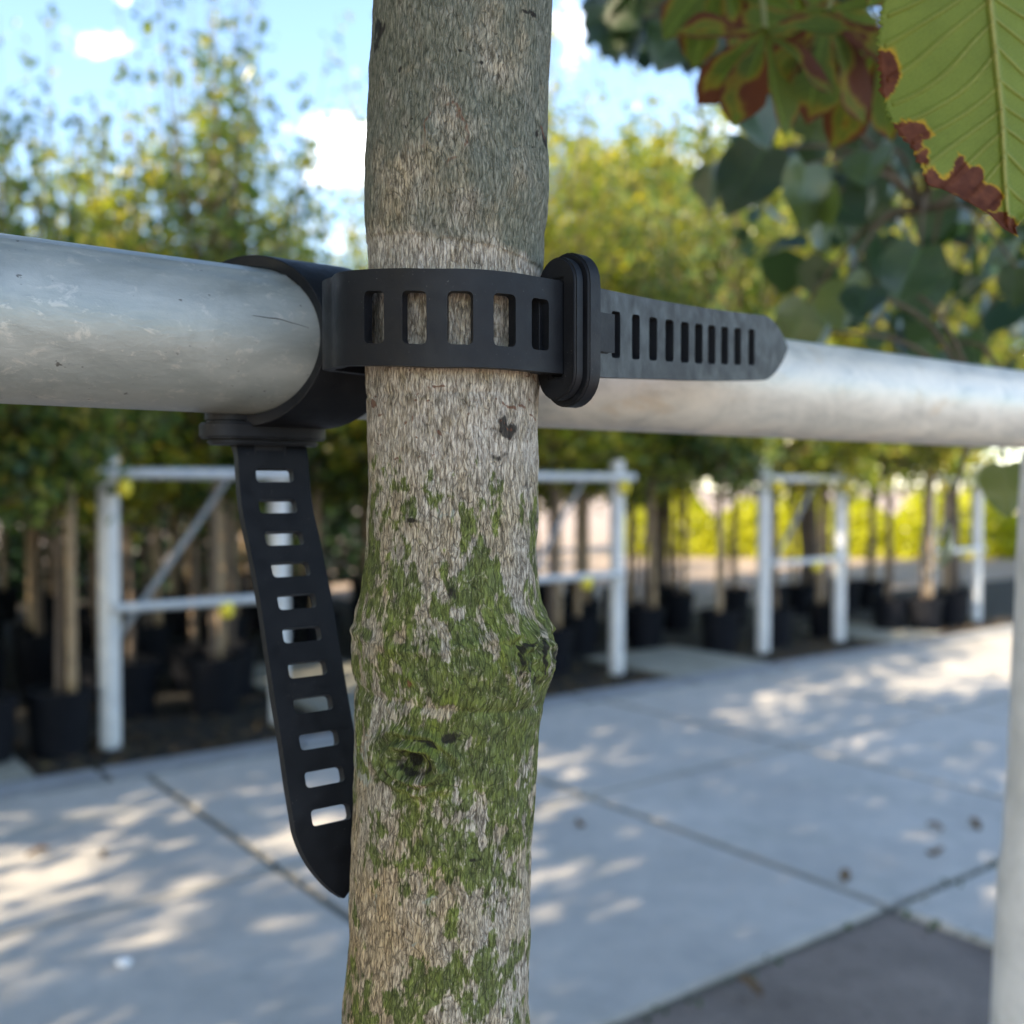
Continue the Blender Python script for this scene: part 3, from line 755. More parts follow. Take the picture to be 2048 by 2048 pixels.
def stadium(L_, W_, n=14):
    r = W_ / 2; c = L_ / 2 - r; o = []
    for k in range(n + 1): a = -math.pi / 2 + math.pi * k / n; o.append((c + r * math.cos(a), r * math.sin(a)))
    for k in range(n + 1): a = math.pi / 2 + math.pi * k / n; o.append((-c + r * math.cos(a), r * math.sin(a)))
    return o
def buckle(name, loc, ax, ay, az, parent):
    """x: long axis, y: short axis, z: along the strap (towards its free end)"""
    mat = Matrix((ax, ay, az)).transposed().to_4x4(); mat.translation = loc
    def ringlayer(L_, W_, z0, z1, hole=(0.0345, 0.0065), bev=0.0008):
        bm = bmesh.new(); n = 14
        o_ = stadium(L_, W_, n); hx_, hy_ = hole[0] / 2, hole[1] / 2
        # inner slot sampled to match the outline
        i_ = []
        for x, y in o_:
            i_.append((max(-hx_, min(hx_, x * hx_ / (L_ / 2 - W_ / 2 + 1e-6))), hy_ if y > 0 else -hy_))
        N_ = len(o_); vv = {}
        for key, lst, z in (('ob', o_, z0), ('ot', o_, z1), ('ib', i_, z0), ('it', i_, z1)):
            vv[key] = [bm.verts.new((x, y, z)) for x, y in lst]
        for k in range(N_):
            q = (k + 1) % N_
            bm.faces.new((vv['ob'][k], vv['ob'][q], vv['ot'][q], vv['ot'][k]))
            bm.faces.new((vv['it'][k], vv['it'][q], vv['ib'][q], vv['ib'][k]))
            bm.faces.new((vv['ot'][k], vv['ot'][q], vv['it'][q], vv['it'][k]))
            bm.faces.new((vv['ob'][q], vv['ob'][k], vv['ib'][k], vv['ib'][q]))
        bmesh.ops.remove_doubles(bm, verts=bm.verts, dist=2e-5)
        es = [e for e in bm.edges if len(e.link_faces) == 2 and e.calc_face_angle(0) > 0.9]
        bmesh.ops.bevel(bm, geom=es, offset=bev, segments=3, affect='EDGES', clamp_overlap=True)
        for v in bm.verts: v.co = mat @ v.co
        return bm
    b = link(name, bm_mesh(name, ringlayer(0.0555, 0.0235, -0.0032, 0.0034), RUBBER, True, 35), parent)
    link("front_rim", bm_mesh("front_rim", ringlayer(0.0510, 0.0195, -0.0080, -0.0034), RUBBER, True, 35), b, False)
    link("back_rim", bm_mesh("back_rim", ringlayer(0.0490, 0.0190, 0.0036, 0.0060), RUBBER, True, 35), b, False)
    bm = bmesh.new()
    bmesh.ops.create_cube(bm, size=1.0)
    for v in bm.verts: v.co = mat @ Vector((v.co.x * 0.0128, v.co.y * 0.0035 - TONGUE, v.co.z * 0.011 + 0.0105))
    bmesh.ops.bevel(bm, geom=bm.edges, offset=0.0007, segments=2, affect='EDGES')
    link("tongue", bm_mesh("tongue", bm, RUBBER, True, 35), b, False)
    return b
TONGUE = 0.0042
m_ = Vector((0.74, 0.673, 0)).normalized(); wv_ = Vector((m_.y, -m_.x, 0))
bc = at(1143, 662, 0.3735)
buckle("trunk_buckle", bc, Zv, -wv_, m_, tie)
bc2 = at(528, 864, 0.4415)
buckle("pipe_buckle", bc2, BX, -NX, -Zv, tie)

# ------------------------------------------------------------------ frames across the path
FR = [(0.0, 0.97), (2.69, 3.67), (5.35, 6.40), (7.85, 8.75)]
FL = ["pale metal frame nearest on the left, with two yellow clips and a slanting brace",
      "pale metal frame half hidden behind the mossy trunk, its right post clear of it",
      "pale metal frame in front of the bright yellow hedge, right of centre",
      "farthest pale metal frame at the right, beside the black pots on sunlit ground"]
def pole_frame(i, s0, s1, label):
    base = sn(s0, 0); t = empty("pole_frame", base, label, "metal frame", "pale metal frames along the far side of the path")
    for s in (s0, s1):
        bm = bmesh.new(); c = sn(s, 0)
        lathe(bm, [(0.056, 0.0), (0.056, 1.55), (0.054, 1.585), (0.046, 1.60)], 24, c)
        link("post", bm_mesh("post", bm, POSTM, True, 40), t)
    for nm, z, r, e in (("top_rail", 1.475, 0.030, 0.10), ("middle_rail", 0.76, 0.026, 0.0)):
        bm = bmesh.new(); tube(bm, [sn(s0 - e, -0.075, z), sn(s1 + e, -0.075, z)], r, 16)
        link(nm, bm_mesh(nm, bm, RAILM, True, 40), t)
    bm = bmesh.new(); tube(bm, [sn(s0 + .03, 0.05, 0.55), sn(s1 - .28, 0.05, 1.46)], 0.017, 12)
    link("brace", bm_mesh("brace", bm, BRACEM, True, 40), t)
    for s, n, z in ((s0 + 0.05, -0.115, 1.40), (s0 + 0.62, -0.075, 0.715), (s1 - .02, -0.10, 1.40))[: 2 if i == 0 else 3]:
        bm = bmesh.new(); lathe(bm, [(0.018, -0.05), (0.034, -0.04), (0.040, 0.0), (0.034, 0.035), (0.016, 0.045)], 14, sn(s, n, z))
        link("yellow_clip", bm_mesh("yellow_clip", bm, YEL, True, 50), t)
for i, (a, b) in enumerate(FR): pole_frame(i, a, b, FL[i])

# ------------------------------------------------------------------ potted nursery trees
def pot_mesh(r=0.17, h=0.34):
    bm = bmesh.new()
    lathe(bm, [(r * 0.80, 0.0), (r * 0.97, h * 0.88), (r * 1.03, h * 0.885), (r * 1.04, h), (r * 0.97, h), (r * 0.95, h * 0.93)], 28, cap1=False)
    return bm_mesh("pot", bm, POT, True, 40)
def soil_mesh(r=0.17, h=0.34):
    bm = bmesh.new(); lathe(bm, [(r * 0.955, h * 0.90), (r * 0.5, h * 0.925), (r * 0.1, h * 0.93)], 24, cap0=False)
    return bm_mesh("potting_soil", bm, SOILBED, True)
POT_ME, SOIL_ME = pot_mesh(), soil_mesh()
TR_ME, ST_ME, CR_ME = [], [], []
for k in range(4):
    g = random.Random(40 + k); bm = bmesh.new()
    pts = [(g.uniform(-.02, .02) * (z > .4), g.uniform(-.02, .02) * (z > .4), z) for z in (0.29, .7, 1.1, 1.5, 2.0, 2.6, 3.0)]
    tube(bm, catmull(pts, 4), [0.024 - 0.018 * q / 24 for q in range(25)], 10); TR_ME.append(bm_mesh("trunk", bm, THINBARK, True))
    bm = bmesh.new(); top = g.uniform(1.5, 1.75); dx = g.uniform(-.05, .05)
    pts = [(0.075 + dx * q / 12, 0.02, 0.29 + (top - 0.29) * q / 12) for q in range(13)]
    tube(bm, pts, [0.026 + (0.003 if q % 2 else 0) for q in range(13)], 12); ST_ME.append(bm_mesh("bamboo_stake", bm, BAMBOO, True))
for k in range(6):
    CR_ME.append(crown_mesh("crown", 100 + k, 1.28, 2.45, 0.62, 58, 50, 0.072, [LF_A, LF_Y, LF_A][k % 3], 0.34, 0.35, ztip=3.5 + 0.35 * (k % 3), scatter=0.075))
for k in range(3):
    CR_ME.append(crown_mesh("crown", 140 + k, 1.45, 3.9, 0.9, 90, 50, 0.075, [LF_A, LF_Y, LF_Y][k], 0.42, 0.4, ztip=4.9 + .3 * k, scatter=0.12))

PT_N = 0
def potted(s, n, rot, kt, kc, sc, label, group):
    t = empty("potted_tree", sn(s, n, 0.005), label, "potted tree", group)
    t.rotation_euler = (0, 0, rot); t.scale = (1, 1, sc)
    for nm, me in (("pot", POT_ME), ("trunk", TR_ME[kt % 4]), ("bamboo_stake", ST_ME[(kt + kc) % 4]), ("crown", CR_ME[kc % len(CR_ME)])):
        o = bpy.data.objects.new(nm, me); COL.objects.link(o); o.parent = t
        if nm == "pot":
            q = bpy.data.objects.new("potting_soil", SOIL_ME); COL.objects.link(q); q.parent = o
    return t
G1 = "potted trees in the front row behind the metal frames"
G2 = "potted trees packed in the shaded rows further back"
g = random.Random(11)
frontrow = [
    (-0.62, 0.02, "potted tree with bamboo stake at the far left edge of the photo"),
    (-0.24, 0.06, "potted tree with two pale bamboo stakes just left of the nearest white post"),
    (0.33, 0.75, "potted tree with bamboo stake seen inside the nearest frame, left of its slanting brace"),
    (0.78, 0.55, "potted tree with orange brown stake inside the nearest frame, near the hanging strap"),
    (1.05, 0.95, "potted tree whose pot stands just behind the hanging black strap"),
    (2.9, 0.35, "potted tree inside the frame behind the mossy trunk, left stake"),
    (3.3, 0.32, "potted tree with pale stake left of the post that stands right of the mossy trunk"),
    (4.1, 0.95, "potted tree behind the square concrete plate, right of centre"),
    (4.75, 0.8, "potted tree with its stake halfway between the second and third frames"),
    (5.15, 0.3, "potted tree in a black pot just left of the third frame"),
    (5.8, 0.25, "potted tree standing inside the third frame before the yellow hedge"),
    (6.55, 0.25, "potted tree just right of the third frame's far post"),
    (7.35, 0.1, "potted tree in a black pot left of the farthest frame, on sunlit ground"),
    (7.62, -0.1, "potted tree in the smaller looking pot touching the farthest frame's left post"),
    (8.3, 0.0, "potted tree in a black pot standing inside the farthest frame"),
]
for k, (s, n, lab) in enumerate(frontrow):
    potted(s, n, g.uniform(0, 6.28), k, [0, 3, 1, 6, 2, 7, 4, 8, 5, 6, 7, 8, 6, 7, 8][k], g.uniform(0.93, 1.05), lab, G1)
cnt = 0
for r, n in enumerate((1.45, 2.2, 3.0, 3.9, 4.9, 6.0)):
    smax = 9.5 if r == 0 else (7.0 if r == 1 else (6.4 if r == 2 else 4.8 + 0.2 * r))
    s = -2.2 - 0.9 * n * 0.5
    while s < smax:
        if not (1.2 < s < 2.3 and n < 1.8):
            kc = g.randrange(6) if s < 2.6 else g.randrange(9); cnt += 1
            potted(s + g.uniform(-.12, .12), n + g.uniform(-.15, .15), g.uniform(0, 6.28), g.randrange(4), kc, g.uniform(0.92, 1.12),
                   "slender potted tree on a bamboo stake in the dark rows behind the front row", G2)
        s += 0.62 + 0.06 * r

# dark leafy backdrop added to stand in for deep shade behind the left rows
def hedge(name, p0, p1, depth, hgt, n, lsize, mat, label, cat, seed, wav=0.15, z0=0.0):
    g = np.random.default_rng(seed); p0 = np.array(p0); p1 = np.array(p1); L_ = np.linalg.norm(p1 - p0); d = (p1 - p0) / L_; q = np.array([-d[1], d[0]])
    u = g.random(n) * L_; f = g.random(n); z = z0 + (hgt - z0) * f * (0.8 + wav * np.sin(u * 2.1) + wav * np.sin(u * 5.3 + 1)); v = (g.random(n) - 0.5) * depth * np.sqrt(1.05 - f * f * .8)
    C = np.stack([p0[0] + d[0] * u + q[0] * v, p0[1] + d[1] * u + q[1] * v, z], -1)
    D = g.normal(0, 1, (n, 3)); N_ = g.normal(0, 0.7, (n, 3)); N_[:, 2] += 0.8
    V, Fq = leaf_mass(C, D, N_, lsize * g.uniform(.6, 1.3, n), 0.7)
    base = (p0 + p1) / 2
    t = empty(name, (base[0], base[1], 0), label, cat)
    link("foliage", np_mesh("foliage", V, Fq, [mat], False), t)
    k = 0.0
    while k < L_:
        bm = bmesh.new(); c = p0 + d * k; tube(bm, [(c[0], c[1], 0), (c[0] + g.normal(0, .05), c[1] + g.normal(0, .05), hgt * .45), (c[0] + g.normal(0, .1), c[1], hgt * .8)], [.05, .04, .015], 7); k += 0.9
        link("stem", bm_mesh("stem", bm, TWIG, True), t)
    return t
A_, B_ = sn(-9, 8.2), sn(7.6, 8.4)
hedge("shade_backdrop", (A_.x, A_.y), (B_.x, B_.y), 1.2, 2.6, 32000, 0.13, LF_D, "dark leafy backdrop added for the deep shade in the rows behind the left frames", "hedge", 9)
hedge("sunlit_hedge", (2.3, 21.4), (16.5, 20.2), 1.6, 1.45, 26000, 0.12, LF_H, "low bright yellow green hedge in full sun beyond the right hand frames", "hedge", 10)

# ------------------------------------------------------------------ background trees
def trunk_obj(parent, h, r, lean=0.0, seed=0):
    g = random.Random(seed); bm = bmesh.new()
    pts = catmull([(0, 0, 0), (g.uniform(-.05, .05), g.uniform(-.05, .05), h * .3), (lean * .5, g.uniform(-.1, .1), h * .6), (lean, 0, h)], 6)
    tube(bm, pts, [r * (1.15 - 0.95 * k / (len(pts) - 1)) for k in range(len(pts))], 12)
    o = link("trunk", bm_mesh("trunk", bm, THINBARK, True), parent, False); return o
BG = [ # x, y, trunk h, z0, z1, spread, shoots, per, leaf, mat, label
    (1.8, 12.8, 6.0, 1.9, 6.3, 1.4, 170, 85, .12, LF_Y, "yellowing tree with a loose crown just right of the mossy trunk"),
    (3.9, 13.4, 6.9, 2.0, 7.4, 1.8, 180, 90, .12, LF_Y, "tall yellow green tree in the middle of the trees right of the trunk"),
    (2.6, 22.5, 7.6, 2.2, 9.4, 2.6, 150, 90, .17, LF_A, "dark green tree behind the yellowing tree beside the trunk"),
    (6.2, 14.5, 7.0, 2.0, 7.4, 2.0, 150, 80, .12, LF_A, "green tree with a dense crown behind the overhanging leaves"),
    (8.6, 16.5, 7.2, 2.2, 7.8, 2.3, 140, 80, .14, LF_Y, "big yellow green tree beyond the farthest frame at the right"),
    (7.2, 24.0, 9.6, 2.2, 10.6, 3.2, 140, 90, .17, LF_Y, "tallest yellowing tree far back beyond the hedge"),
    (-1.6, 20.0, 3.4, 1.8, 4.2, 1.5, 60, 60, .12, LF_A, "small rounded tree far off just left of the mossy trunk"),
]
for k, (x, y, th_, z0, z1, sp, sh, per, lf, mat, lab) in enumerate(BG):
    t = empty("background_tree", (x, y, 0), lab, "tree", "trees standing beyond the nursery rows")
    trunk_obj(t, th_, 0.11, 0.2, k)
    o = link("crown", crown_mesh("crown", 300 + k, z0, z1, sp, sh, per, lf, mat, 0.35, 0.3, scatter=0.26), t, False)
# unseen trees added behind the viewer to shade the path and trunk
def sh(s_, n_, z0, top, sp, k, off):
    p = sn(s_, n_); return (p.x, p.y, z0, top, sp, k, off)
SH = [(-1.75, -1.2, 1.95, 3.9, 1.05, 9, 0.0), (-3.3, -2.3, 2.3, 4.9, 1.3, 10, 0.0), (-0.75, -0.75, 2.25, 3.6, 0.8, 11, 0.0),
      sh(-1.6, -5.3, 2.9, 4.9, 2.0, 2, 1.3), sh(-3.4, -5.3, 2.6, 5.0, 2.1, 4, 1.2), sh(-5.6, -5.2, 2.4, 5.4, 2.3, 3, 1.2),
      sh(-3.2, 0.7, 3.4, 6.4, 1.6, 12, -2.0), sh(-4.4, 0.6, 2.7, 6.8, 2.1, 5, -1.9), sh(-6.4, 0.5, 2.4, 5.8, 2.2, 6, -1.6), sh(-8.6, 0.4, 2.0, 6.2, 2.4, 7, -1.4), sh(-8.5, -5.2, 2.4, 6.0, 2.5, 8, 1.4)]
for x, y, z0, top, sp, k, off in SH:
    t = empty("shade_tree", (x, y, 0), "unseen leafy tree added behind the viewer so that its crown shades the path", "tree", "unseen trees added behind the viewer for shade")
    bm = bmesh.new(); c = AX * off
    pts = catmull([(0, 0, 0), (0, 0, .9), (c.x * .3, c.y * .3, 1.7), (c.x, c.y, 2.6), (c.x, c.y, top * .85)], 6)
    tube(bm, pts, [.06 * (1.1 - .9 * q / (len(pts) - 1)) for q in range(len(pts))], 12)
    link("trunk", bm_mesh("trunk", bm, THINBARK, True), t, False)
    link("crown", crown_mesh("crown", 400 + k, z0, top, sp, 110 if k in (9, 10, 11) else 84 if k in (5, 12) else 26 if k == 2 else 40, 50 if k in (9, 10, 11) else 85, 0.135, LF_D, 0.2, 0.4, scatter=0.20), t, False).location = c

# ------------------------------------------------------------------ overhanging leaves
def leaf_grid(name, nv, nu, profL, profR, color_fn, shape_fn, mat):
    V = []; C = []
    for i in range(nv + 1):
        v = i / nv
        for j in range(-nu, nu + 1):
            u = j / nu; h = (profL(v) if u < 0 else profR(v)); V.append(shape_fn(v, u * h, u)); C.append(color_fn(v, u * h, u))
    W_ = 2 * nu + 1
    Fq = [(i * W_ + j, i * W_ + j + 1, (i + 1) * W_ + j + 1, (i + 1) * W_ + j) for i in range(nv) for j in range(W_ - 1)]
    me = np_mesh(name, V, Fq, [mat])
    a = me.attributes.new("leafcol", 'FLOAT_COLOR', 'POINT')
    a.data.foreach_set("color", np.concatenate([np.array(C), np.ones((len(C), 1))], 1).astype(np.float32).ravel())
    return me
def lerp(a, b, f): return tuple(x + (y - x) * f for x, y in zip(a, b))

# big chestnut leaflet, upper right (measured in photo pixels, then laid at its own depth)
LB = [(-430, 0.0), (-400, 10), (-300, 70), (-200, 122), (-100, 165), (0, 208), (79, 226), (101, 228), (184, 230), (246, 217), (263, 204), (303, 176), (345, 160), (369, 152), (386, 108), (410, 66), (430, 36), (455, 14), (474, 0.5)]
def halfw(y): return float(np.interp(y, [a for a, b in LB], [b for a, b in LB]))
def midx(y): return float(np.interp(y, [-430, 0, 228, 380, 456, 474], [1950, 1980, 2004, 2012, 2018, 2036]))
def tooth(y): return 1.0 + 0.035 * ((y / 13.0) % 1.0) + 0.03 * ((y / 47.0) % 1.0)
BROWN = [(1768, 150, 22, 40), (1820, 268, 28, 22), (1842, 322, 18, 20), (1905, 378, 52, 22), (1968, 404, 30, 26), (1938, 352, 20, 22), (2012, 450, 22, 12), (1862, 372, 18, 12)]
def big_leaf():
    g = np.random.default_rng(4)
    def col(v, off, u):
        y = -430 + 904 * v; x = midx(y) + off
        wob = 26 * (float(fbm(x / 30.0, y / 30.0, 4)) - .5)
        b = max(1.35 - math.sqrt(((x + wob * 2 - cx_) / rx) ** 2 + ((y + wob * 2 - cy_) / ry) ** 2) for cx_, cy_, rx, ry in BROWN)
        c = y - 0.95 * abs(off) + 0.0012 * off * off + 9 * math.sin(y / 37.0) + (14 if off > 0 else 0); ph = (c / 54.0) % 1.0; dv = min(ph, 1 - ph) * 54
        vein = math.exp(-(dv / 1.9) ** 2) * (0.9 - .5 * abs(off) / 230); midr = math.exp(-(off / (6.0 - 4.0 * v)) ** 2)
        c2 = ((c + 0) % 54) ; tert = 0.25 * math.exp(-((((x * .8 + y * 1.0) / 11.0) % 1.0 - .5) / .16) ** 2)
        base = lerp((0.20, 0.265, 0.045), (0.27, 0.335, 0.065), float(fbm(x / 60.0, y / 60.0, 3)))
        base = lerp(base, (0.30, 0.34, 0.09), tert)
        base = lerp(base, (0.44, 0.44, 0.16), max(vein * .7, midr))
        yw = .12 + .55 * max(0.0, float(fbm(x / 45. + 9, y / 45., 2)) - .3)
        if b > -yw: base = lerp(base, (0.62, 0.40, 0.03), min(1, max(0, (b + yw) / yw)) * .9)
        if b > 0: base = lerp(base, lerp((0.10, 0.026, 0.013), (0.24, 0.085, 0.04), float(fbm(x / 14., y / 14., 3))), min(1, b / .10))
        return base
    def shp(v, off, u):
        y = -430 + 904 * v; off2 = off * (tooth(y) if abs(u) > 0.99 else 1.0); x = midx(y) + off2
        c = y - 0.95 * abs(off) + 0.0012 * off * off + 9 * math.sin(y / 37.0) + (14 if off > 0 else 0); ph = (c / 54.0) % 1.0; dv = min(ph, 1 - ph)
        d = 0.432 + 0.018 * (1 - v) + 0.00004 * abs(off) - 0.0011 * math.exp(-(dv * 54 / 4) ** 2) * (abs(u) < .97) - 0.002 * math.exp(-(off / 6) ** 2) + 0.004 * math.sin(y / 90.0) * abs(u) ** 2
        return at(x, y, d)[:]
    me = leaf_grid("leaf", 300, 70, lambda v: halfw(-430 + 904 * v), lambda v: halfw(-430 + 904 * v), col, shp, LEAFV)
    return me
CH_BASE = Vector((1.02, 1.22, 0))
chest = empty("chestnut_tree", CH_BASE, "horse chestnut with brown edged palmate leaves hanging into the upper right corner", "tree")
o = link("leaf", big_leaf(), chest); o['label'] = "large sharp green leaflet with brown and yellow margin"
m = o.modifiers.new("thickness", 'SOLIDIFY'); m.thickness = 0.0004

def leaf_variant(kind, seed):
    g = random.Random(seed); brown = kind == 'chestnut'
    if kind == 'chestnut': prof = [(0, .01), (.15, .06), (.4, .15), (.62, .215), (.75, .22), (.86, .15), (.94, .06), (1, .003)]
    else: prof = [(0, .20), (.04, .34), (.15, .44), (.3, .47), (.5, .42), (.7, .29), (.85, .14), (.94, .05), (1, .003)]
    fold = g.uniform(.1, .35); curl = g.uniform(-.25, .5); spots = [(g.uniform(.3, 1.0), g.choice((-1, 1)) * g.uniform(.1, .24), g.uniform(.08, .16)) for _ in range(5 if g.random() < .8 else 2)]
    wv = g.uniform(0, 6); thr = g.choice((.15, .3, .4, .55, .7, .95))
    def col(v, off, u):
        if kind == 'chestnut': base = lerp((0.075, 0.115, 0.018), (0.115, 0.155, 0.028), float(fbm(v * 9 + seed, off * 9, 3)))
        else: base = lerp((0.016, 0.042, 0.014), (0.034, 0.072, 0.020), float(fbm(v * 6 + seed, off * 6, 3)))
        c = v - .8 * abs(off); ph = (c / .085) % 1.0; ve = math.exp(-((min(ph, 1 - ph)) / .10) ** 2)
        base = lerp(base, tuple(1.7 * q for q in base), max(.55 * ve, math.exp(-(off / .012) ** 2)))
        if brown:
            b = .75 * abs(u) ** 2 + .45 * v + 1.5 * (float(fbm(v * 3.2 + seed * 3, off * 5 + seed, 3)) - .5) - thr
            if b > -.25: base = lerp(base, (0.30, 0.20, 0.02), min(1, (b + .25) / .25) * .7)
            if b > 0: base = lerp(base, (0.125, 0.038, 0.018), min(1, b / .1))
        return base
    def shp(v, off, u):
        e = (1 + .04 * ((v * 17) % 1)) if abs(u) > .99 else 1
        heart = -0.08 * abs(u) * max(0, 1 - v * 6) if kind != 'chestnut' else 0
        return (off * e, v + heart, fold * abs(off) + curl * .3 * (v ** 2) + .03 * math.sin(v * 9 + wv) * abs(u))
    pf = lambda v: float(np.interp(v, [a for a, b in prof], [b for a, b in prof]))
    return leaf_grid("leaf", 36, 10, pf, pf, col, shp, LEAFV if kind == 'chestnut' else LEAFG)
CHV = [leaf_variant('chestnut', 50 + k) for k in range(6)]
LIV = [leaf_variant('lime', 70 + k) for k in range(5)]

def place_leaf(parent, me, base, tipdir, nrm, length, name="leaf"):
    y = Vector(tipdir).normalized(); z = Vector(nrm); z = (z - y * z.dot(y)).normalized(); x = y.cross(z)
    o = bpy.data.objects.new(name, me); COL.objects.link(o); o.parent = parent
    mt = Matrix((x, y, z)).transposed().to_4x4() @ Matrix.Diagonal((length, length, length, 1)); mt.translation = Vector(base) - parent.location
    o.matrix_local = mt; return o

# chestnut palmate leaves (hub, seven leaflets)
gl = random.Random(21)
PETM = simple("petiole_green", (0.16, 0.17, 0.05), (0.2, 0.2, 0.06), 60)
def palmate(px, py, d, size, rot, squash, n=6, parent=chest):
    hub = at(px, py, d)
    for k in range(n):
        a = rot + R(-105 + 210 * k / (n - 1)) + gl.uniform(-.12, .12)
        # hanging leaf: leaflets droop down and fan sideways
        dirv = Vector((math.sin(a), gl.uniform(-.35, .35) + .25 * math.cos(a), -math.cos(a) * squash - .35))
        nr = Vector((gl.uniform(-.5, .5), -0.8, 0.45 + gl.uniform(-.3, .3)))
        place_leaf(parent, gl.choice(CHV), hub, dirv, nr, size * (1.0 - .25 * abs(k - (n - 1) / 2) / (n / 2)))
    stem = hub + Vector((gl.uniform(-.02, .05), gl.uniform(.0, .06), size * .9))
    pet = bmesh.new(); tube(pet, catmull([hub, hub.lerp(stem, .5) + Vector((.01, 0, 0)), stem], 4), 0.0022, 6)
    link("petiole", bm_mesh("petiole", pet, PETM), parent)
    return stem
stems = [palmate(1530, 58, .76, .082, 0.0, 1.0, 6), palmate(1655, 25, .80, .095, .2, 1.0, 6), palmate(1752, 95, .84, .085, -.5, .9, 5), palmate(1440, -70, .85, .085, .1, 1.0, 6), palmate(1590, -40, .95, .12, .3, 1.0, 5),
         palmate(1960, -160, .62, .11, 0.1, .8, 6)]
# lime tree with dark glossy leaves
lime = empty("lime_tree", (1.75, 1.75, 0), "lime tree with dark glossy heart shaped leaves hanging over the rail at the right", "tree")
def hang_px():
    while True:
        px = gl.uniform(1215, 2150); py = gl.uniform(-80, 780)
        e = np.interp(px, [1215, 1300, 1400, 1440, 1560, 1700, 1900, 2150], [110, 140, 170, 480, 620, 690, 740, 800])
        if py > e: continue
        p_ = 1.0 if py < 160 else float(np.interp(px, [1420, 1600, 1750, 2050], [.25, .5, .9, 1.0]))
        if gl.random() < p_: return px, py
spots = []
for k in range(72):
    px, py = hang_px()
    spots.append((px, py, gl.uniform(1.15, 2.3) if px > 1420 else gl.uniform(1.6, 2.2)))
for k in range(20):
    px = gl.uniform(1190, 1430); py = gl.uniform(-70, 130 - (1430 - px) * .12); spots.append((px, py - 40, gl.uniform(1.25, 1.9)))
spots += [(1895, 1050, 1.25), (2010, 930, 1.2), (1790, 560, 1.3), (1690, 560, 1.35), (1610, 330, 1.2), (1640, 380, 1.25), (1655, 395, 1.2)]
ends = []
for px, py, d in spots:
    b = at(px, py, d); sz = gl.uniform(.05, .10)
    dirv = Vector((gl.uniform(-.6, .5), gl.uniform(-.5, .3), -1 + gl.uniform(-.2, .6)))
    nr = Vector((gl.uniform(-.9, .6), -gl.uniform(-.1, 1.0), gl.uniform(.2, 1.3)))
    place_leaf(lime, gl.choice(LIV), b, dirv, nr, sz)
    ends.append(b)
# branches of both trees
def tree_limbs(t, hubs, z_trunk, r0, anchor):
    bm = bmesh.new(); bx, by = t.location.x, t.location.y
    tube(bm, catmull([(bx, by, 0), (bx + .01, by, 1.0), (bx - .01, by + .01, 2.0), (bx, by, z_trunk)], 6), [r0 * (1.1 - .8 * k / 18) for k in range(19)], 14)
    link("trunk", bm_mesh("trunk", bm, THINBARK, True), t)
    for k, a in enumerate(anchor):
        bm = bmesh.new()
        s0 = Vector((bx, by, a[1])); e = Vector(a[0])
        main = catmull([s0, s0.lerp(e, .4) + Vector((0, 0, .18)), s0.lerp(e, .75) + Vector((0, 0, .14)), e], 6)
        tube(bm, main, [.014 * (1 - .8 * q / 18) + .0015 for q in range(19)], 8)
        for h in hubs:
            dmin = min(main, key=lambda p: (p - h).length)
            if min(range(len(anchor)), key=lambda j: (Vector(anchor[j][0]) - h).length) == k:
                tube(bm, catmull([dmin, dmin.lerp(h, .5) + Vector((0, 0, .04)), h], 4), [.004 - .0022 * q / 8 for q in range(9)], 5)
        link("branch", bm_mesh("branch", bm, TWIG, True), t)
tree_limbs(chest, stems + [at(1950, -430, .45)], 3.4, .045, [(at(1500, -180, .95), 2.1), (at(1950, -330, .70), 1.95)])
tree_limbs(lime, ends, 3.6, .05, [(at(1300, -120, 2.0), 2.2), (at(1650, 120, 1.6), 2.0), (at(1850, 420, 1.45), 1.8), (at(1980, 850, 1.3), 1.65)])
C = []; D = []; Nn = []
for k in range(640):
    px, py = hang_px() if k < 540 else (gl.uniform(1180, 1480), gl.uniform(-80, 110)); C.append(at(px, py - 20, gl.uniform(1.7, 3.4))[:]); D.append((gl.gauss(0, .5), gl.gauss(0, .5), -1 + gl.gauss(0, .4))); Nn.append((gl.gauss(0, .6), gl.gauss(-.3, .6), .5 + gl.gauss(0, .4)))
Vw, Fw = leaf_mass(C, D, Nn, np.random.default_rng(2).uniform(.055, .11, 640), .85)
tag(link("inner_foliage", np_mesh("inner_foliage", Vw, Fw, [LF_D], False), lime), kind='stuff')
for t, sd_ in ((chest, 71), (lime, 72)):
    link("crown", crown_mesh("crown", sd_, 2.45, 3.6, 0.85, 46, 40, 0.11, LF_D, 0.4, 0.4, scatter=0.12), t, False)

# ------------------------------------------------------------------ small things on the ground
def pebble(p, r, mat, name, label, cat, group=None, seed=0):
    bm = bmesh.new(); bmesh.ops.create_icosphere(bm, subdivisions=3, radius=r); g = random.Random(seed)
    for v in bm.verts: v.co = Vector((v.co.x * 1.25, v.co.y, v.co.z * .55)) * (1 + .12 * math.sin(v.co.x / r * 3 + seed)); v.co += Vector((p[0], p[1], p[2] + r * .45))
    return tag(link(name, bm_mesh(name, bm, mat, True)), label, cat, group)
def ground_px(px, py, z=0.026):
    d = at(px, py, 1.0) - Vector((0, 0, H)); t = (z - H) / d.z; return Vector((0, 0, H)) + d * t
pebble(ground_px(247, 1930), 0.018, simple("white_stone", (.75, .77, .8), (.85, .86, .88), 30), "pebble", "small white stone lying on the concrete slab at lower left", "pebble")
DRY = simple("dry_leaf", (0.10, 0.055, 0.025), (0.16, 0.10, 0.04), 40, 0.8)
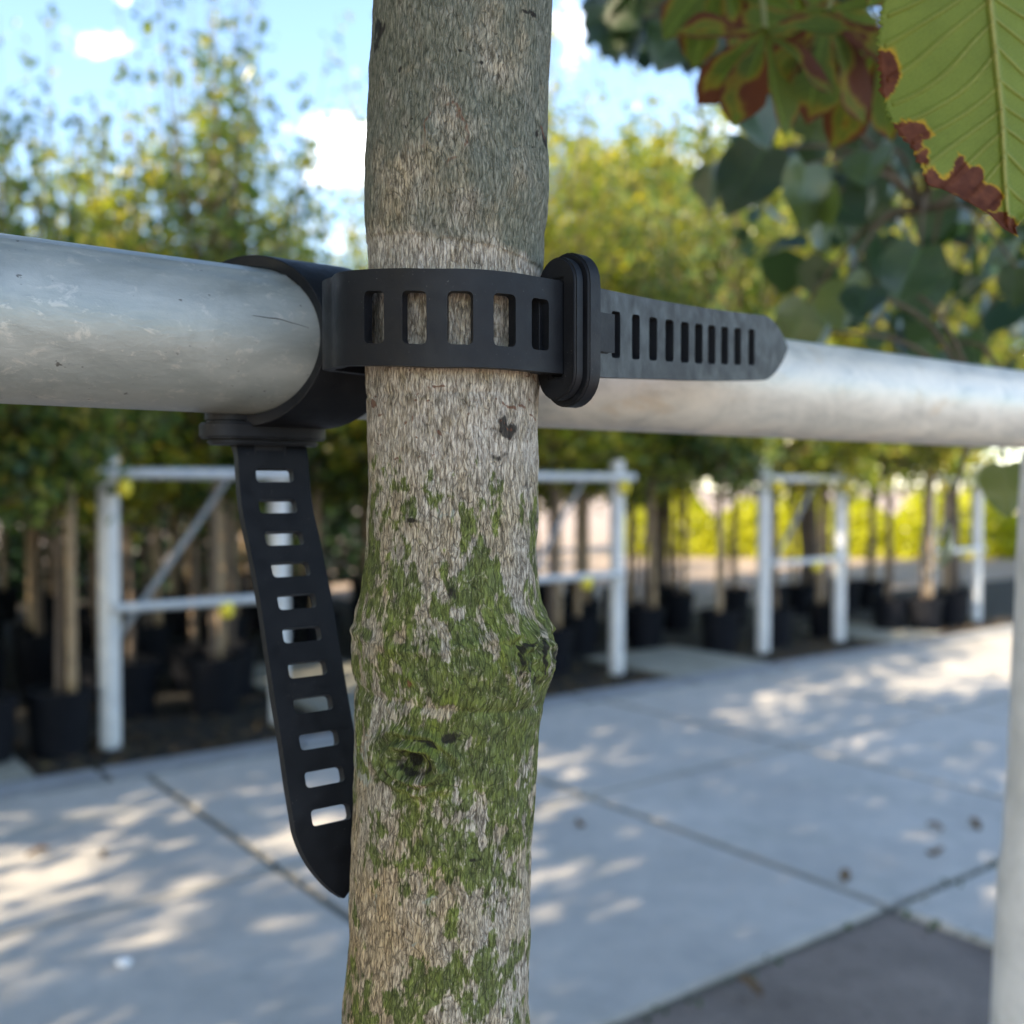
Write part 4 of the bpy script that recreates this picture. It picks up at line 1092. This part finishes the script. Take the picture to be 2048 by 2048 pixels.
FALL = [(1870, 1655, "dry brown leaf on the sunlit slab near the right hand post, left of two"), (1950, 1650, "dry brown leaf on the slab nearest the right hand post"), (1870, 1705, "dark curled leaf on the slab below the two brown leaves"),
        (1160, 1648, "dry leaf on the slab joint just right of the mossy trunk"), (1690, 1755, "dark leaf on the slab above the bare strip corner"), (75, 1706, "greenish leaf on the slab at far left"), (208, 1710, "grey dead leaf on the slab left of the hanging strap"), (1500, 1975, "pale brown leaf at the edge of the bare strip")]
for k, (px, py, lab) in enumerate(FALL):
    c = ground_px(px, py, 0.034); g2 = np.random.default_rng(k)
    bm = bmesh.new(); n = 10; a0 = g2.uniform(0, 6.28); ln = g2.uniform(.035, .05)
    up_ = []; 
    for i in range(n + 1):
        v = i / n; hw_ = ln * .42 * math.sin(math.pi * min(1, v * .95 + .03)) ** .8
        row_ = []
        for u in (-1, -.5, 0, .5, 1):
            x, y = u * hw_, (v - .5) * ln * 1.6; z = .012 * u * u + .010 * math.sin(v * 4 + k)
            row_.append(bm.verts.new((c.x + x * math.cos(a0) - y * math.sin(a0), c.y + x * math.sin(a0) + y * math.cos(a0), c.z + z)))
        up_.append(row_)
    for r0, r1 in zip(up_, up_[1:]):
        for q in range(4): bm.faces.new((r0[q], r0[q + 1], r1[q + 1], r1[q]))
    tag(link("fallen_leaf", bm_mesh("fallen_leaf", bm, DRY, True)), lab, "leaf", "fallen leaves on the path")
# weeds in the slab joints by the bare strip
g3 = np.random.default_rng(6); C = []; D = []
for (s0, n0, s1, n1, k) in ((1.43, -3.76, 3.0, -3.76, 60), (1.43, -3.8, 1.43, -5.1, 90), (-1.0, -3.77, 1.43, -3.77, 40)):
    for _ in range(k):
        f = g3.random(); p = sn(s0 + (s1 - s0) * f + g3.normal(0, .018), n0 + (n1 - n0) * f + g3.normal(0, .018), 0.012 + g3.random() * .018); C.append(p[:]); D.append((g3.normal(0, .5), g3.normal(0, .5), 1))
Vw, Fw = leaf_mass(C, D, g3.normal(0, 1, (len(C), 3)), g3.uniform(.012, .03, len(C)))
tag(link("weeds", np_mesh("weeds", Vw, Fw, [LF_D], False)), "small green weeds growing along the slab edges beside the bare strip", "weeds", kind='stuff')
# leaf litter on the bed edge
C = []; D = []
for _ in range(2600):
    p = sn(g3.uniform(-2.5, 9), -0.44 + abs(g3.normal(0, .55)), 0.012 + g3.random() * .012); C.append(p[:]); D.append((g3.normal(), g3.normal(), g3.normal(0, .2)))
N_ = g3.normal(0, .25, (len(C), 3)); N_[:, 2] += 1
Vw, Fw = leaf_mass(C, D, N_, g3.uniform(.025, .06, len(C)))
tag(link("leaf_litter", np_mesh("leaf_litter", Vw, Fw, [leafmat("litter", [(0, (.05, .03, .015)), (.6, (.11, .065, .03)), (1, (.16, .12, .04))], .1, .8)], False)), "scattered dead leaves on the dark soil along the far kerb", "leaf litter", kind='stuff')
